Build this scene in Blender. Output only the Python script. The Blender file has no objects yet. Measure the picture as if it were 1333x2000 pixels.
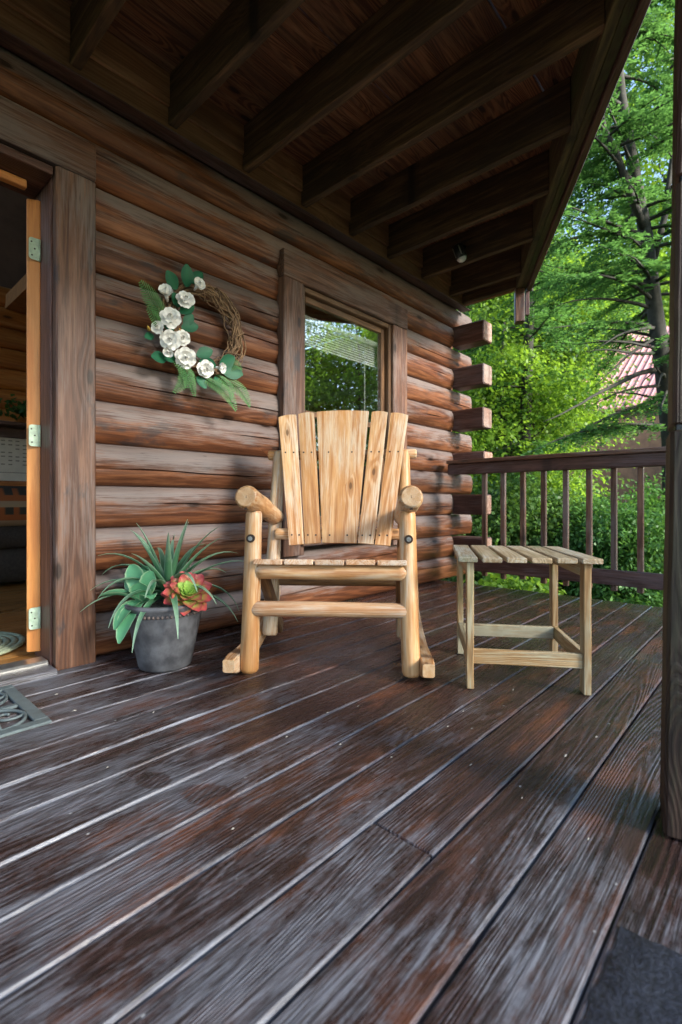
import bpy, math, random
import numpy as np
from mathutils import Vector, Matrix, noise as mnoise
random.seed(7); RNG = np.random.default_rng(11)
S = bpy.context.scene; COL = S.collection

# ------------------------------------------------------------------ camera
FPX, CX, HY, CAMH, CAMD = 957.0, 666.5, 980.0, 0.66, 2.15
YAW = math.atan2(875, FPX)
FW = Vector((math.cos(YAW), math.sin(YAW), 0)); RT = Vector((math.sin(YAW), -math.cos(YAW), 0)); UP = Vector((0, 0, 1))
CAM = Vector((0, -CAMD, CAMH))
cd = bpy.data.cameras.new('camera'); cam = bpy.data.objects.new('camera', cd); COL.objects.link(cam)
cd.sensor_fit = 'HORIZONTAL'; cd.sensor_width = 24; cd.lens = FPX / 1333 * 24; cd.shift_y = -20 / 1333
cd.clip_start = 0.02; cd.clip_end = 2000
cam.matrix_world = Matrix.Translation(CAM) @ Matrix((RT, UP, -FW)).transposed().to_4x4()
cd.dof.use_dof = True; cd.dof.focus_distance = 2.0; cd.dof.aperture_fstop = 3.2
S.camera = cam

# ------------------------------------------------------------------ light
SUN_EL, SUN_AZ = math.radians(26), Vector((0.16, -0.98, 0)).normalized()    # hazy sun out over the yard, square on to the wall
wd = bpy.data.worlds.new('World'); S.world = wd; wd.use_nodes = True
wn = wd.node_tree; wn.nodes.clear()
wo = wn.nodes.new('ShaderNodeOutputWorld'); wb = wn.nodes.new('ShaderNodeBackground'); ws = wn.nodes.new('ShaderNodeTexSky')
ws.sky_type = 'NISHITA'; ws.sun_disc = False; ws.sun_elevation = SUN_EL
ws.sun_rotation = math.atan2(SUN_AZ.x, SUN_AZ.y); ws.air_density = 1.0; ws.dust_density = 0.7; ws.ozone_density = 1.0
wb.inputs[1].default_value = 0.11
wn.links.new(ws.outputs[0], wb.inputs[0]); wn.links.new(wb.outputs[0], wo.inputs[0])
sd = bpy.data.lights.new('sun', 'SUN'); sd.energy = 3.3; sd.angle = math.radians(14); sd.color = (1, 0.95, 0.87)
sun = bpy.data.objects.new('sun', sd); COL.objects.link(sun)
sdir = SUN_AZ * math.cos(SUN_EL) + UP * math.sin(SUN_EL)
sun.rotation_euler = sdir.to_track_quat('Z', 'Y').to_euler(); sun.location = (0, 0, 20)
S.view_settings.view_transform = 'Standard'; S.view_settings.look = 'None'
S.view_settings.exposure = 2.3; S.view_settings.gamma = 1
S.cycles.max_bounces = 8; S.cycles.diffuse_bounces = 5; S.cycles.transparent_max_bounces = 8
S.cycles.use_denoising = True; S.cycles.sample_clamp_indirect = 6

# ------------------------------------------------------------------ pixel -> place
def ray(px, py): return FW + RT * ((px - CX) / FPX) - UP * ((py - HY) / FPX)
def at(px, py, ax, v):
    r = ray(px, py); return CAM + r * ((v - CAM[ax]) / r[ax])
def WP(px, py, y=0.0): return at(px, py, 1, y)
def GP(px, py, z=0.0): return at(px, py, 2, z)
def DP(px, py, d): return CAM + ray(px, py) * d

# ------------------------------------------------------------------ materials
class N:
    def __init__(s, name):
        s.m = bpy.data.materials.new(name); s.m.use_nodes = True; s.t = s.m.node_tree; s.t.nodes.clear()
        s.out = s.add('ShaderNodeOutputMaterial'); s.b = s.add('ShaderNodeBsdfPrincipled')
        s.link(s.b.outputs[0], s.out.inputs[0])
    def add(s, k, **kw):
        n = s.t.nodes.new(k)
        for a, v in kw.items(): setattr(n, a, v)
        return n
    def link(s, a, b): s.t.links.new(a, b)
    def put(s, sock, v):
        if isinstance(v, bpy.types.NodeSocket): s.link(v, sock)
        else: sock.default_value = v
    def math(s, op, a, b=0.0, c=None, clamp=False):
        n = s.add('ShaderNodeMath', operation=op, use_clamp=clamp); s.put(n.inputs[0], a); s.put(n.inputs[1], b)
        if c is not None: s.put(n.inputs[2], c)
        return n.outputs[0]
    def ss(s, v, lo, hi, a=0.0, b=1.0):
        n = s.add('ShaderNodeMapRange', interpolation_type='SMOOTHSTEP')
        for i, q in enumerate((v, lo, hi, a, b)): s.put(n.inputs[i], q)
        return n.outputs[0]
    def mix(s, f, a, b, mode='MIX'):
        n = s.add('ShaderNodeMix', data_type='RGBA', blend_type=mode)
        def c4(q): return (*q, 1) if isinstance(q, tuple) and len(q) == 3 else q
        s.put(n.inputs[0], f); s.put(n.inputs[6], c4(a)); s.put(n.inputs[7], c4(b)); return n.outputs[2]
    def coords(s, kind='Object', rand=True):
        tc = s.add('ShaderNodeTexCoord').outputs[kind]
        if not rand: return tc
        oi = s.add('ShaderNodeObjectInfo').outputs['Random']
        k = s.add('ShaderNodeCombineXYZ')
        s.put(k.inputs[0], s.math('MULTIPLY', oi, 37.0)); s.put(k.inputs[1], s.math('MULTIPLY', oi, 91.3)); s.put(k.inputs[2], s.math('MULTIPLY', oi, 53.7))
        v = s.add('ShaderNodeVectorMath', operation='ADD'); s.link(tc, v.inputs[0]); s.link(k.outputs[0], v.inputs[1]); return v.outputs[0]
    def sc(s, v, xyz):
        n = s.add('ShaderNodeVectorMath', operation='MULTIPLY'); s.link(v, n.inputs[0]); n.inputs[1].default_value = xyz; return n.outputs[0]
    def noise(s, v, scale=1.0, detail=4.0, rough=0.55, dist=0.0):
        n = s.add('ShaderNodeTexNoise'); s.link(v, n.inputs['Vector']); n.inputs['Scale'].default_value = scale
        n.inputs['Detail'].default_value = detail; n.inputs['Roughness'].default_value = rough; n.inputs['Distortion'].default_value = dist
        return n.outputs[0]
    def bump(s, hgt, strength, dist=0.002):
        n = s.add('ShaderNodeBump'); n.inputs['Strength'].default_value = strength; n.inputs['Distance'].default_value = dist
        s.link(hgt, n.inputs['Height']); s.link(n.outputs[0], s.b.inputs['Normal'])
    def fin(s, col, rough=0.6, spec=0.5):
        s.put(s.b.inputs['Base Color'], (*col, 1) if isinstance(col, tuple) else col); s.put(s.b.inputs['Roughness'], rough)
        s.b.inputs['Specular IOR Level'].default_value = spec
        return s.m

def wood(name, dark, mid, light, grey=(0.3, 0.3, 0.3), grey_amt=0.0, rough=0.6, ring=26.0, knots=0.6, bump=0.35, toph=None, spec=0.4, stain=None, rings_amt=0.24, blotch=None, kn=(2.4, 6.5, 0.0), checks=0.5):
    """grain along local X; toph = half height of a log whose upper side is weathered; kn = knot spacing (flat across the face normal)"""
    n = N(name); c = n.coords(); raw = n.coords(rand=False)
    sx_ = n.add('ShaderNodeSeparateXYZ'); n.link(c, sx_.inputs[0]); kv = n.add('ShaderNodeCombineXYZ')
    n.put(kv.inputs[0], n.math('MULTIPLY', sx_.outputs[0], kn[0])); n.put(kv.inputs[1], n.math('ADD', n.math('MULTIPLY', sx_.outputs[1], kn[1]), n.math('MULTIPLY', sx_.outputs[2], kn[2])))
    v = n.add('ShaderNodeTexVoronoi', feature='F1', voronoi_dimensions='2D'); n.link(kv.outputs[0], v.inputs['Vector']); v.inputs['Scale'].default_value = 1.0
    r = n.add('ShaderNodeSeparateColor'); n.link(v.outputs['Color'], r.inputs[0])
    isk = n.math('GREATER_THAN', r.outputs[0], 0.7); kd = v.outputs['Distance']
    swirl = n.math('MULTIPLY', n.ss(kd, 0.0, 0.45, 1, 0), isk)
    big = n.noise(n.sc(c, (0.45, 6.5, 6.5)), 1.0, 2, 0.4, 0.1)
    big = n.math('ADD', big, n.math('MULTIPLY', swirl, 0.07))
    rings = n.math('SINE', n.math('MULTIPLY', big, ring * 6.0)); rings = n.ss(rings, -0.75, 0.95)
    fine = n.noise(n.sc(c, (7, 240, 240)), 1.0, 3, 0.65)
    med = n.noise(n.sc(c, (2.2, 30, 30)), 1.0, 5, 0.65)
    g = n.math('ADD', n.math('MULTIPLY', rings, rings_amt), n.math('MULTIPLY', fine, 1 - rings_amt))
    col = n.mix(n.ss(g, 0.2, 0.8), dark, mid)
    col = n.mix(n.ss(med, 0.45, 0.7, 0, 0.9), col, light)
    patch = n.noise(n.sc(c, (1.1, 4.2, 4.2)), 1.0, 6, 0.66)
    if blotch: col = n.mix(n.ss(n.noise(n.sc(c, (2.6, 7.0, 7.0)), 1.3, 5, 0.65), 0.56, 0.68, 0, blotch[3]), col, blotch[:3])
    if grey_amt > 0:
        m = n.math('ADD', patch, n.math('MULTIPLY', n.math('SUBTRACT', n.math('ADD', fine, n.math('MULTIPLY', rings, 0.10)), 0.55), 0.5))
        if toph:
            z = n.add('ShaderNodeSeparateXYZ'); n.link(raw, z.inputs[0])
            m = n.math('ADD', m, n.math('MULTIPLY', z.outputs[2], 0.20 / toph))
        col = n.mix(n.ss(m, 0.44, 0.66, 0.0, grey_amt), col, grey)
    if checks > 0:      # hairline drying checks along the grain
        ck = n.noise(n.sc(c, (1.3, 55, 55)), 1.0, 2, 0.5)
        col = n.mix(n.math('MULTIPLY', n.ss(n.math('ABSOLUTE', n.math('SUBTRACT', ck, 0.5)), 0.0, 0.012, 1, 0), n.math('MULTIPLY', n.ss(patch, 0.45, 0.6), checks)), col, tuple(q * 0.2 for q in dark))
    if knots > 0:
        k = n.math('MULTIPLY', n.ss(n.math('ADD', kd, n.math('MULTIPLY', n.math('SUBTRACT', fine, 0.5), 0.04)), 0.05, 0.10, 1, 0), isk)
        col = n.mix(n.math('MULTIPLY', n.math('MULTIPLY', n.ss(kd, 0.06, 0.24, 1, 0), isk), knots * 0.45), col, tuple(q * 0.55 for q in dark))
        col = n.mix(n.math('MULTIPLY', k, knots), col, tuple(q * 0.22 for q in dark))
    if stain: col = n.mix(n.ss(n.noise(n.sc(c, (1.6, 4, 4)), 1.0, 5, 0.65), 0.55, 0.66, 0, stain[3]), col, stain[:3])
    rv = n.add('ShaderNodeObjectInfo').outputs['Random']
    hs = n.add('ShaderNodeHueSaturation'); n.link(col, hs.inputs['Color']); n.put(hs.inputs['Value'], n.math('MULTIPLY_ADD', rv, 0.4, 0.8))
    n.bump(n.math('ADD', n.math('MULTIPLY', fine, 0.7), n.math('MULTIPLY', rings, 0.5)), bump)
    return n.fin(hs.outputs[0], n.math('MULTIPLY_ADD', patch, 0.3, rough - 0.15), spec)

def plain(name, col, rough=0.6, var=0.15, scale=20.0, bump=0.1, metal=0.0, spec=0.5, col2=None):
    n = N(name); c = n.coords()
    f = n.noise(c, scale, 5, 0.6)
    b = col2 or tuple(q * (1 - 2.2 * var) for q in col)
    cc = n.mix(n.ss(f, 0.3, 0.7), b, col)
    n.b.inputs['Metallic'].default_value = metal
    if bump: n.bump(f, bump)
    return n.fin(cc, n.math('MULTIPLY_ADD', f, 0.2, rough - 0.1), spec)

def leafmat(name, c1, c2, trans=0.4, rough=0.5):
    n = N(name)
    a = n.add('ShaderNodeAttribute'); a.attribute_name = 'rnd'
    col = n.mix(n.ss(a.outputs['Fac'], 0, 1), c1, c2)
    n.fin(col, rough, 0.3)
    tr = n.add('ShaderNodeBsdfTranslucent'); n.link(n.mix(0.5, col, (c2[0] * 1.6, c2[1] * 1.5, c2[2] * 0.7)), tr.inputs[0])
    mx = n.add('ShaderNodeMixShader'); mx.inputs[0].default_value = trans
    n.link(n.b.outputs[0], mx.inputs[1]); n.link(tr.outputs[0], mx.inputs[2]); n.link(mx.outputs[0], n.out.inputs[0])
    return n.m

M = {}
M['log'] = wood('stained_log', (0.055, 0.019, 0.009), (0.145, 0.049, 0.019), (0.23, 0.092, 0.04), (0.18, 0.152, 0.142), 0.8, 0.45, 16, 0.85, 0.5, toph=0.09, spec=0.25, blotch=(0.035, 0.026, 0.026, 0.75), kn=(2.2, 0.0, 6.5))
M['casing'] = wood('stained_casing', (0.06, 0.024, 0.013), (0.13, 0.052, 0.026), (0.22, 0.11, 0.065), (0.17, 0.14, 0.13), 0.7, 0.5, 22, 0.8, 0.4, blotch=(0.03, 0.025, 0.028, 0.8))
M['joist'] = wood('rough_joist', (0.04, 0.02, 0.010), (0.095, 0.046, 0.02), (0.18, 0.10, 0.045), (0.035, 0.024, 0.016), 0.6, 0.75, 34, 0.8, 0.6)
M['ceil'] = wood('ceiling_plank', (0.07, 0.024, 0.010), (0.21, 0.082, 0.034), (0.30, 0.15, 0.07), (0.06, 0.034, 0.022), 0.6, 0.7, 40, 0.9, 0.6, rings_amt=0.45)
M['ledger'] = wood('ledger_board', (0.15, 0.06, 0.022), (0.27, 0.12, 0.048), (0.34, 0.17, 0.08), (0.1, 0.06, 0.04), 0.4, 0.65, 30, 0.7, 0.4)
M['moss'] = wood('mossy_fascia', (0.035, 0.022, 0.012), (0.08, 0.05, 0.022), (0.14, 0.10, 0.04), (0.05, 0.065, 0.02), 0.9, 0.75, 34, 0.6, 0.6)
M['darkwood'] = wood('dark_stained_timber', (0.045, 0.018, 0.012), (0.085, 0.032, 0.021), (0.14, 0.065, 0.05), (0.14, 0.11, 0.12), 0.5, 0.5, 30, 0.5, 0.5)
M['post'] = wood('post_timber', (0.028, 0.014, 0.010), (0.055, 0.026, 0.017), (0.085, 0.045, 0.03), (0.05, 0.06, 0.03), 0.5, 0.6, 60, 0.3, 0.8)
M['end'] = wood('log_end', (0.2, 0.1, 0.065), (0.34, 0.2, 0.145), (0.42, 0.28, 0.22), (0.4, 0.34, 0.3), 0.6, 0.7, 20, 0.3, 0.5)
M['chair'] = wood('varnished_pine', (0.36, 0.155, 0.05), (0.55, 0.28, 0.10), (0.66, 0.42, 0.21), (0.58, 0.49, 0.37), 0.9, 0.45, 18, 0.75, 0.25, spec=0.5, kn=(4.5, 11.0, 5.0), checks=0.35)
M['chairend'] = wood('sawn_pine_end', (0.45, 0.25, 0.11), (0.58, 0.36, 0.18), (0.62, 0.44, 0.26), (0.5, 0.42, 0.33), 0.6, 0.6, 10, 0.0, 0.3)
M['chairdark'] = wood('dark_pine', (0.12, 0.05, 0.018), (0.26, 0.12, 0.045), (0.36, 0.2, 0.09), (0.22, 0.17, 0.13), 0.6, 0.55, 18, 0.6, 0.3)  # darker pine for the parts behind and below the seat
M['seat'] = wood('weathered_pine', (0.36, 0.17, 0.07), (0.52, 0.28, 0.13), (0.6, 0.38, 0.22), (0.55, 0.47, 0.38), 0.9, 0.6, 26, 0.6, 0.4, kn=(4.5, 11.0, 5.0), checks=0.35)
M['table'] = wood('weathered_cedar', (0.22, 0.12, 0.045), (0.36, 0.22, 0.095), (0.45, 0.32, 0.17), (0.36, 0.34, 0.24), 0.95, 0.6, 34, 0.3, 0.5, stain=(0.2, 0.2, 0.09, 0.6))
M['tabletop'] = wood('weathered_cedar_top', (0.2, 0.135, 0.07), (0.33, 0.25, 0.15), (0.42, 0.34, 0.23), (0.38, 0.38, 0.33), 0.95, 0.6, 40, 0.3, 0.5, stain=(0.17, 0.2, 0.11, 0.7))
M['inner'] = wood('varnished_interior_log', (0.32, 0.095, 0.018), (0.54, 0.19, 0.038), (0.62, 0.27, 0.07), (0.2, 0.06, 0.02), 0.4, 0.35, 14, 0.9, 0.15, kn=(2.2, 0.0, 6.5))
M['ifloor'] = wood('oak_floor', (0.22, 0.085, 0.02), (0.46, 0.21, 0.055), (0.55, 0.28, 0.09), (0.2, 0.1, 0.03), 0.3, 0.3, 40, 0.2, 0.1, rings_amt=0.5)
M['dooredge'] = wood('door_pine', (0.45, 0.16, 0.04), (0.58, 0.225, 0.055), (0.64, 0.29, 0.09), (0.42, 0.18, 0.06), 0.3, 0.45, 14, 0.2, 0.15)
M['sash'] = wood('window_sash', (0.07, 0.033, 0.015), (0.14, 0.07, 0.03), (0.2, 0.11, 0.05), (0.15, 0.11, 0.08), 0.4, 0.45, 20, 0.2, 0.2)

def deck_mat():
    n = N('worn_deck_stain'); c = n.coords(); raw = n.coords(rand=False)
    s = n.add('ShaderNodeSeparateXYZ'); n.link(raw, s.inputs[0])
    big = n.noise(n.sc(c, (0.4, 6.0, 6.0)), 1.0, 2, 0.4, 0.15)
    rings = n.ss(n.math('SINE', n.math('MULTIPLY', big, 270.0)), -0.7, 0.9)
    fine = n.noise(n.sc(c, (12, 360, 360)), 1.0, 3, 0.6)
    med = n.noise(n.sc(c, (9, 110, 110)), 1.0, 5, 0.72)
    iso = n.noise(n.sc(c, (70, 100, 100)), 1.0, 4, 0.7)
    col = n.mix(n.ss(n.math('ADD', n.math('MULTIPLY', fine, 0.8), n.math('MULTIPLY', rings, 0.2)), 0.25, 0.75), (0.016, 0.010, 0.0095), (0.062, 0.032, 0.027))
    col = n.mix(n.ss(n.noise(n.sc(c, (2.2, 7, 7)), 1.0, 5, 0.65), 0.5, 0.68, 0, 0.75), col, (0.14, 0.05, 0.025))
    # stain rubbed off to bare grey wood, sky light tinted in as blue: patches in world space, streaked along the grain
    geo = n.add('ShaderNodeNewGeometry').outputs['Position']
    pt = n.noise(n.sc(geo, (2.2, 4.6, 1)), 1.0, 7, 0.72)
    ps = n.add('ShaderNodeSeparateXYZ'); n.link(geo, ps.inputs[0])
    # feet scrape the stain off on the way to the door, less so far along the porch
    walk = n.ss(ps.outputs[0], 0.3, 1.7, 0.10, -0.11)
    m = n.math('ADD', n.math('ADD', pt, walk), n.math('MULTIPLY', n.math('SUBTRACT', n.math('ADD', n.math('ADD', fine, med), iso), 1.5), 0.26))
    m = n.math('ADD', m, n.math('MULTIPLY', n.math('SUBTRACT', rings, 0.5), 0.055))
    worn = n.ss(m, 0.46, 0.70)
    # shoe prints: dark damp marks
    def ell(x, y, a, b, ang):
        dx = n.math('SUBTRACT', ps.outputs[0], x); dy = n.math('SUBTRACT', ps.outputs[1], y)
        ca, sa = math.cos(ang), math.sin(ang)
        p = n.math('DIVIDE', n.math('ADD', n.math('MULTIPLY', dx, ca), n.math('MULTIPLY', dy, sa)), a)
        q = n.math('DIVIDE', n.math('SUBTRACT', n.math('MULTIPLY', dy, ca), n.math('MULTIPLY', dx, sa)), b)
        r = n.math('ADD', n.math('MULTIPLY', p, p), n.math('MULTIPLY', q, q))
        return n.ss(n.math('ADD', r, n.math('MULTIPLY', n.math('SUBTRACT', med, 0.5), 1.4)), 0.7, 1.15, 1, 0)
    f1, f2 = GP(300, 1524), GP(415, 1553); dv = (f2 - f1); an_ = math.atan2(dv.y, dv.x)
    foot = n.math('MAXIMUM', ell(f1.x, f1.y, 0.048, 0.034, an_), ell(f2.x, f2.y, 0.078, 0.044, an_))
    al_ = n.math('ADD', n.math('MULTIPLY', ps.outputs[0], math.cos(an_) * 420), n.math('MULTIPLY', ps.outputs[1], math.sin(an_) * 420))
    foot = n.math('MULTIPLY', foot, n.ss(n.math('SINE', n.math('ADD', al_, n.math('MULTIPLY', med, 5.0))), -0.9, -0.2, 0.45, 1.0))
    worn = n.math('MULTIPLY', worn, n.math('SUBTRACT', 1.0, n.math('MULTIPLY', foot, 0.85)))
    col = n.mix(n.math('MULTIPLY', worn, 0.8), col, n.mix(n.ss(fine, 0.35, 0.65), (0.06, 0.056, 0.06), (0.20, 0.212, 0.245)))
    # eased edges worn bare, with the light they catch painted in
    e = n.math('ABSOLUTE', s.outputs[1])
    e = n.math('ADD', e, n.math('MULTIPLY', n.math('SUBTRACT', n.noise(n.sc(c, (5, 14, 14)), 1.0, 4, 0.6), 0.5), 0.014))
    em = n.math('MULTIPLY', n.math('MULTIPLY', n.ss(e, 0.0635, 0.068), n.ss(ps.outputs[0], 0.6, 1.7, 1.0, 0.15)), n.ss(n.noise(n.sc(c, (2.4, 1, 1)), 1.0, 4, 0.65), 0.36, 0.62, 0.12, 0.8))
    col = n.mix(em, col, (0.24, 0.25, 0.285))
    # pale flecks
    v = n.add('ShaderNodeTexVoronoi'); n.link(n.sc(c, (22, 30, 30)), v.inputs['Vector']); v.inputs['Scale'].default_value = 1.0
    r = n.add('ShaderNodeSeparateColor'); n.link(v.outputs['Color'], r.inputs[0])
    fl = n.math('MULTIPLY', n.ss(v.outputs['Distance'], 0.04, 0.1, 1, 0), n.math('GREATER_THAN', r.outputs[1], 0.86))
    col = n.mix(fl, col, (0.45, 0.45, 0.45))
    # algae film near the wall corner and the far end
    alg = n.math('MULTIPLY', n.ss(n.noise(n.sc(geo, (2.3, 3.1, 1)), 1.0, 4, 0.6), 0.5, 0.7, 0, 0.55), n.ss(ps.outputs[0], 0.9, 2.2))
    col = n.mix(alg, col, (0.055, 0.065, 0.04))
    n.bump(n.math('ADD', n.math('MULTIPLY', fine, 0.9), n.math('MULTIPLY', rings, 0.5)), 0.55, 0.003)
    rg = n.math('MULTIPLY_ADD', worn, 0.18, n.math('MULTIPLY_ADD', med, 0.25, 0.15))
    return n.fin(col, rg, 0.5)
M['deck'] = deck_mat()
M['dark'] = plain('black_plastic', (0.012, 0.012, 0.013), 0.4)
M['white'] = plain('white_plastic', (0.7, 0.7, 0.68), 0.4, 0.05)
M['metal'] = plain('brushed_metal', (0.62, 0.62, 0.6), 0.35, 0.1, 40, 0.05, 0.9)
M['bolt'] = plain('bolt_steel', (0.3, 0.3, 0.3), 0.4, 0.2, 60, 0.1, 0.8)
M['hinge'] = plain('brass_hinge', (0.46, 0.60, 0.46), 0.4, 0.15, 50, 0.1, 0.1)
M['screw'] = plain('dark_screw', (0.03, 0.025, 0.02), 0.5)
M['hole'] = plain('bored_hole', (0.03, 0.017, 0.01), 0.9)
M['pot'] = plain('dark_grey_pot', (0.13, 0.132, 0.142), 0.5, 0.2, 14, 0.2, col2=(0.045, 0.045, 0.05))
M['bead'] = plain('pot_bead_bronze', (0.12, 0.09, 0.08), 0.5)
M['soil'] = plain('gravel_soil', (0.32, 0.28, 0.24), 0.9, 0.3, 90, 0.9, col2=(0.06, 0.045, 0.035))
M['mat'] = plain('cast_rubber_mat', (0.13, 0.165, 0.17), 0.5, 0.15, 30, 0.2)
M['coarse'] = plain('coarse_fibre_mat', (0.03, 0.034, 0.05), 0.5, 0.35, 150, 1.0, col2=(0.010, 0.010, 0.012))
M['vine'] = plain('dry_vine', (0.27, 0.165, 0.085), 0.8, 0.3, 40, 0.5, col2=(0.1, 0.055, 0.03))
M['petal'] = plain('silk_petal', (0.9, 0.89, 0.85), 0.7, 0.05, 25, 0.1)
M['bud'] = plain('flower_bud_yellow', (0.7, 0.42, 0.08), 0.6)
M['ptrunk'] = plain('bark', (0.045, 0.042, 0.034), 0.9, 0.35, 14, 1.0, col2=(0.018, 0.018, 0.013))
M['roofmetal'] = plain('pink_red_metal_roof', (0.52, 0.25, 0.25), 0.5, 0.1, 3, 0.0)
M['siding'] = plain('brown_siding', (0.16, 0.09, 0.055), 0.8, 0.2, 4, 0.1)
M['paper'] = plain('printed_paper', (0.62, 0.58, 0.52), 0.8, 0.04)
M['ink'] = plain('grey_print', (0.25, 0.23, 0.21), 0.8)
M['sofa'] = plain('dark_upholstery', (0.05, 0.042, 0.036), 0.9, 0.2, 60, 0.3)
M['rug'] = plain('braided_green_rug', (0.34, 0.40, 0.27), 0.9, 0.15, 60, 0.4)
M['ceilpaint'] = plain('interior_ceiling', (0.35, 0.16, 0.06), 0.7)
M['shingle'] = plain('cabin_roof', (0.07, 0.065, 0.06), 0.9, 0.3, 20, 0.4)
M['deadleaf'] = plain('dead_leaf', (0.3, 0.14, 0.05), 0.8)
M['fleck'] = plain('pale_debris', (0.36, 0.34, 0.3), 0.8)

def glass_mat():
    n = N('window_glass'); n.t.nodes.remove(n.b)
    g = n.add('ShaderNodeBsdfGlossy'); g.inputs['Roughness'].default_value = 0.0; g.inputs['Color'].default_value = (0.95, 1, 0.97, 1)
    t = n.add('ShaderNodeBsdfTransparent'); t.inputs['Color'].default_value = (0.96, 0.98, 0.97, 1)
    fr = n.add('ShaderNodeLayerWeight')
    mx = n.add('ShaderNodeMixShader'); n.link(n.math('MULTIPLY_ADD', n.math('POWER', fr.outputs['Facing'], 2.0), 0.9, 0.17, clamp=True), mx.inputs[0])
    n.link(t.outputs[0], mx.inputs[1]); n.link(g.outputs[0], mx.inputs[2]); n.link(mx.outputs[0], n.out.inputs[0]); return n.m
M['glass'] = glass_mat()

def blanket_mat():
    n = N('striped_blanket'); c = n.coords(rand=False); s = n.add('ShaderNodeSeparateXYZ'); n.link(c, s.inputs[0])
    w = n.math('FRACT', n.math('MULTIPLY', s.outputs[2], 7.0))
    zz = n.math('FRACT', n.math('MULTIPLY', s.outputs[0], 11.0))
    col = n.mix(n.ss(w, 0.3, 0.34), (0.32, 0.24, 0.16), (0.3, 0.1, 0.035))
    col = n.mix(n.math('MULTIPLY', n.ss(w, 0.6, 0.64), n.ss(zz, 0.3, 0.5)), col, (0.05, 0.05, 0.04))
    n.bump(n.noise(c, 200), 0.3); return n.fin(col, 0.95, 0.2)
M['blanket'] = blanket_mat()

def ground_mat():
    n = N('leafy_ground'); c = n.add('ShaderNodeNewGeometry').outputs['Position']
    a = n.noise(c, 0.7, 6, 0.6); b = n.noise(c, 14, 5, 0.7)
    col = n.mix(n.ss(a, 0.4, 0.6), (0.035, 0.06, 0.018), (0.06, 0.045, 0.025)); col = n.mix(n.ss(b, 0.4, 0.65), col, (0.05, 0.10, 0.02))
    n.bump(b, 1.0, 0.05); return n.fin(col, 0.9, 0.2)
M['ground'] = ground_mat()
M['leaf_hem'] = leafmat('hemlock_needles', (0.03, 0.10, 0.045), (0.115, 0.26, 0.08), 0.5)
M['leaf_map'] = leafmat('maple_leaves', (0.032, 0.11, 0.018), (0.20, 0.34, 0.04), 0.55)
M['leaf_dark'] = leafmat('wood_leaves', (0.025, 0.075, 0.02), (0.10, 0.20, 0.04), 0.4)
M['leaf_bush'] = leafmat('cedar_bush_leaves', (0.03, 0.10, 0.03), (0.12, 0.27, 0.06), 0.35)
M['leaf_fern'] = leafmat('fern_green', (0.03, 0.11, 0.03), (0.10, 0.25, 0.07), 0.15)
M['leaf_silk'] = leafmat('silk_leaf_green', (0.01, 0.09, 0.045), (0.02, 0.16, 0.07), 0.15)

def rib_leaf(name, base, tip, edge, rough=0.5, core=None):
    """u attribute runs 0..1 from base to tip, w attribute |across|"""
    n = N(name); a = n.add('ShaderNodeAttribute'); a.attribute_name = 'along'; b = n.add('ShaderNodeAttribute'); b.attribute_name = 'across'
    f = n.noise(n.coords(), 30, 4, 0.6)
    k = n.math('ADD', a.outputs['Fac'], n.math('MULTIPLY', n.math('SUBTRACT', f, 0.5), 0.5))
    col = n.mix(n.ss(k, 0.35, 0.95), base, tip)
    col = n.mix(n.ss(b.outputs['Fac'], 0.72, 0.98, 0, 0.8), col, edge)
    n.bump(f, 0.15); return n.fin(col, rough, 0.4)
M['agave'] = rib_leaf('agave_skin', (0.10, 0.30, 0.15), (0.085, 0.27, 0.13), (0.33, 0.48, 0.27))
M['spike'] = rib_leaf('air_plant_skin', (0.06, 0.17, 0.08), (0.21, 0.32, 0.22), (0.22, 0.36, 0.24))
M['rose'] = rib_leaf('red_succulent_skin', (0.27, 0.44, 0.08), (0.46, 0.07, 0.075), (0.36, 0.05, 0.06), 0.4)

# ------------------------------------------------------------------ mesh helpers
def new_obj(name, me, mat=None, parent=None, mw=None):
    o = bpy.data.objects.new(name, me); COL.objects.link(o)
    if mat is not None and me is not None and not me.materials: me.materials.append(mat if not isinstance(mat, str) else M[mat])
    if parent: o.parent = parent
    if mw is not None: o.matrix_basis = mw
    return o
def mesh(v, f, smooth=False):
    me = bpy.data.meshes.new('m'); me.from_pydata([tuple(p) for p in v], [], f)
    if smooth: me.shade_smooth()
    return me
def tag(o, label, cat, group=None):
    o['label'] = label; o['category'] = cat
    if group: o['group'] = group
    return o
def thing(name, label, cat, loc=(0, 0, 0), rotz=0.0, group=None):
    o = bpy.data.objects.new(name, None); COL.objects.link(o); o.empty_display_size = 0.1
    o.location = loc; o.rotation_euler = (0, 0, rotz); return tag(o, label, cat, group)
def structure(name, me=None, mat=None):
    o = new_obj(name, me, mat); o['kind'] = 'structure'; return o
def frame(p0, p1, nrm=(0, 0, 1)):
    """local X along p0->p1, local Z near nrm; origin in the middle"""
    p0, p1 = Vector(p0), Vector(p1); x = (p1 - p0).normalized(); z = Vector(nrm); z = (z - x * z.dot(x))
    if z.length < 1e-4: z = Vector((0, 1, 0)); z = z - x * z.dot(x)
    z.normalize(); y = z.cross(x)
    return Matrix((x, y, z)).transposed().to_4x4(), (p0 + p1) / 2, (p1 - p0).length
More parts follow.
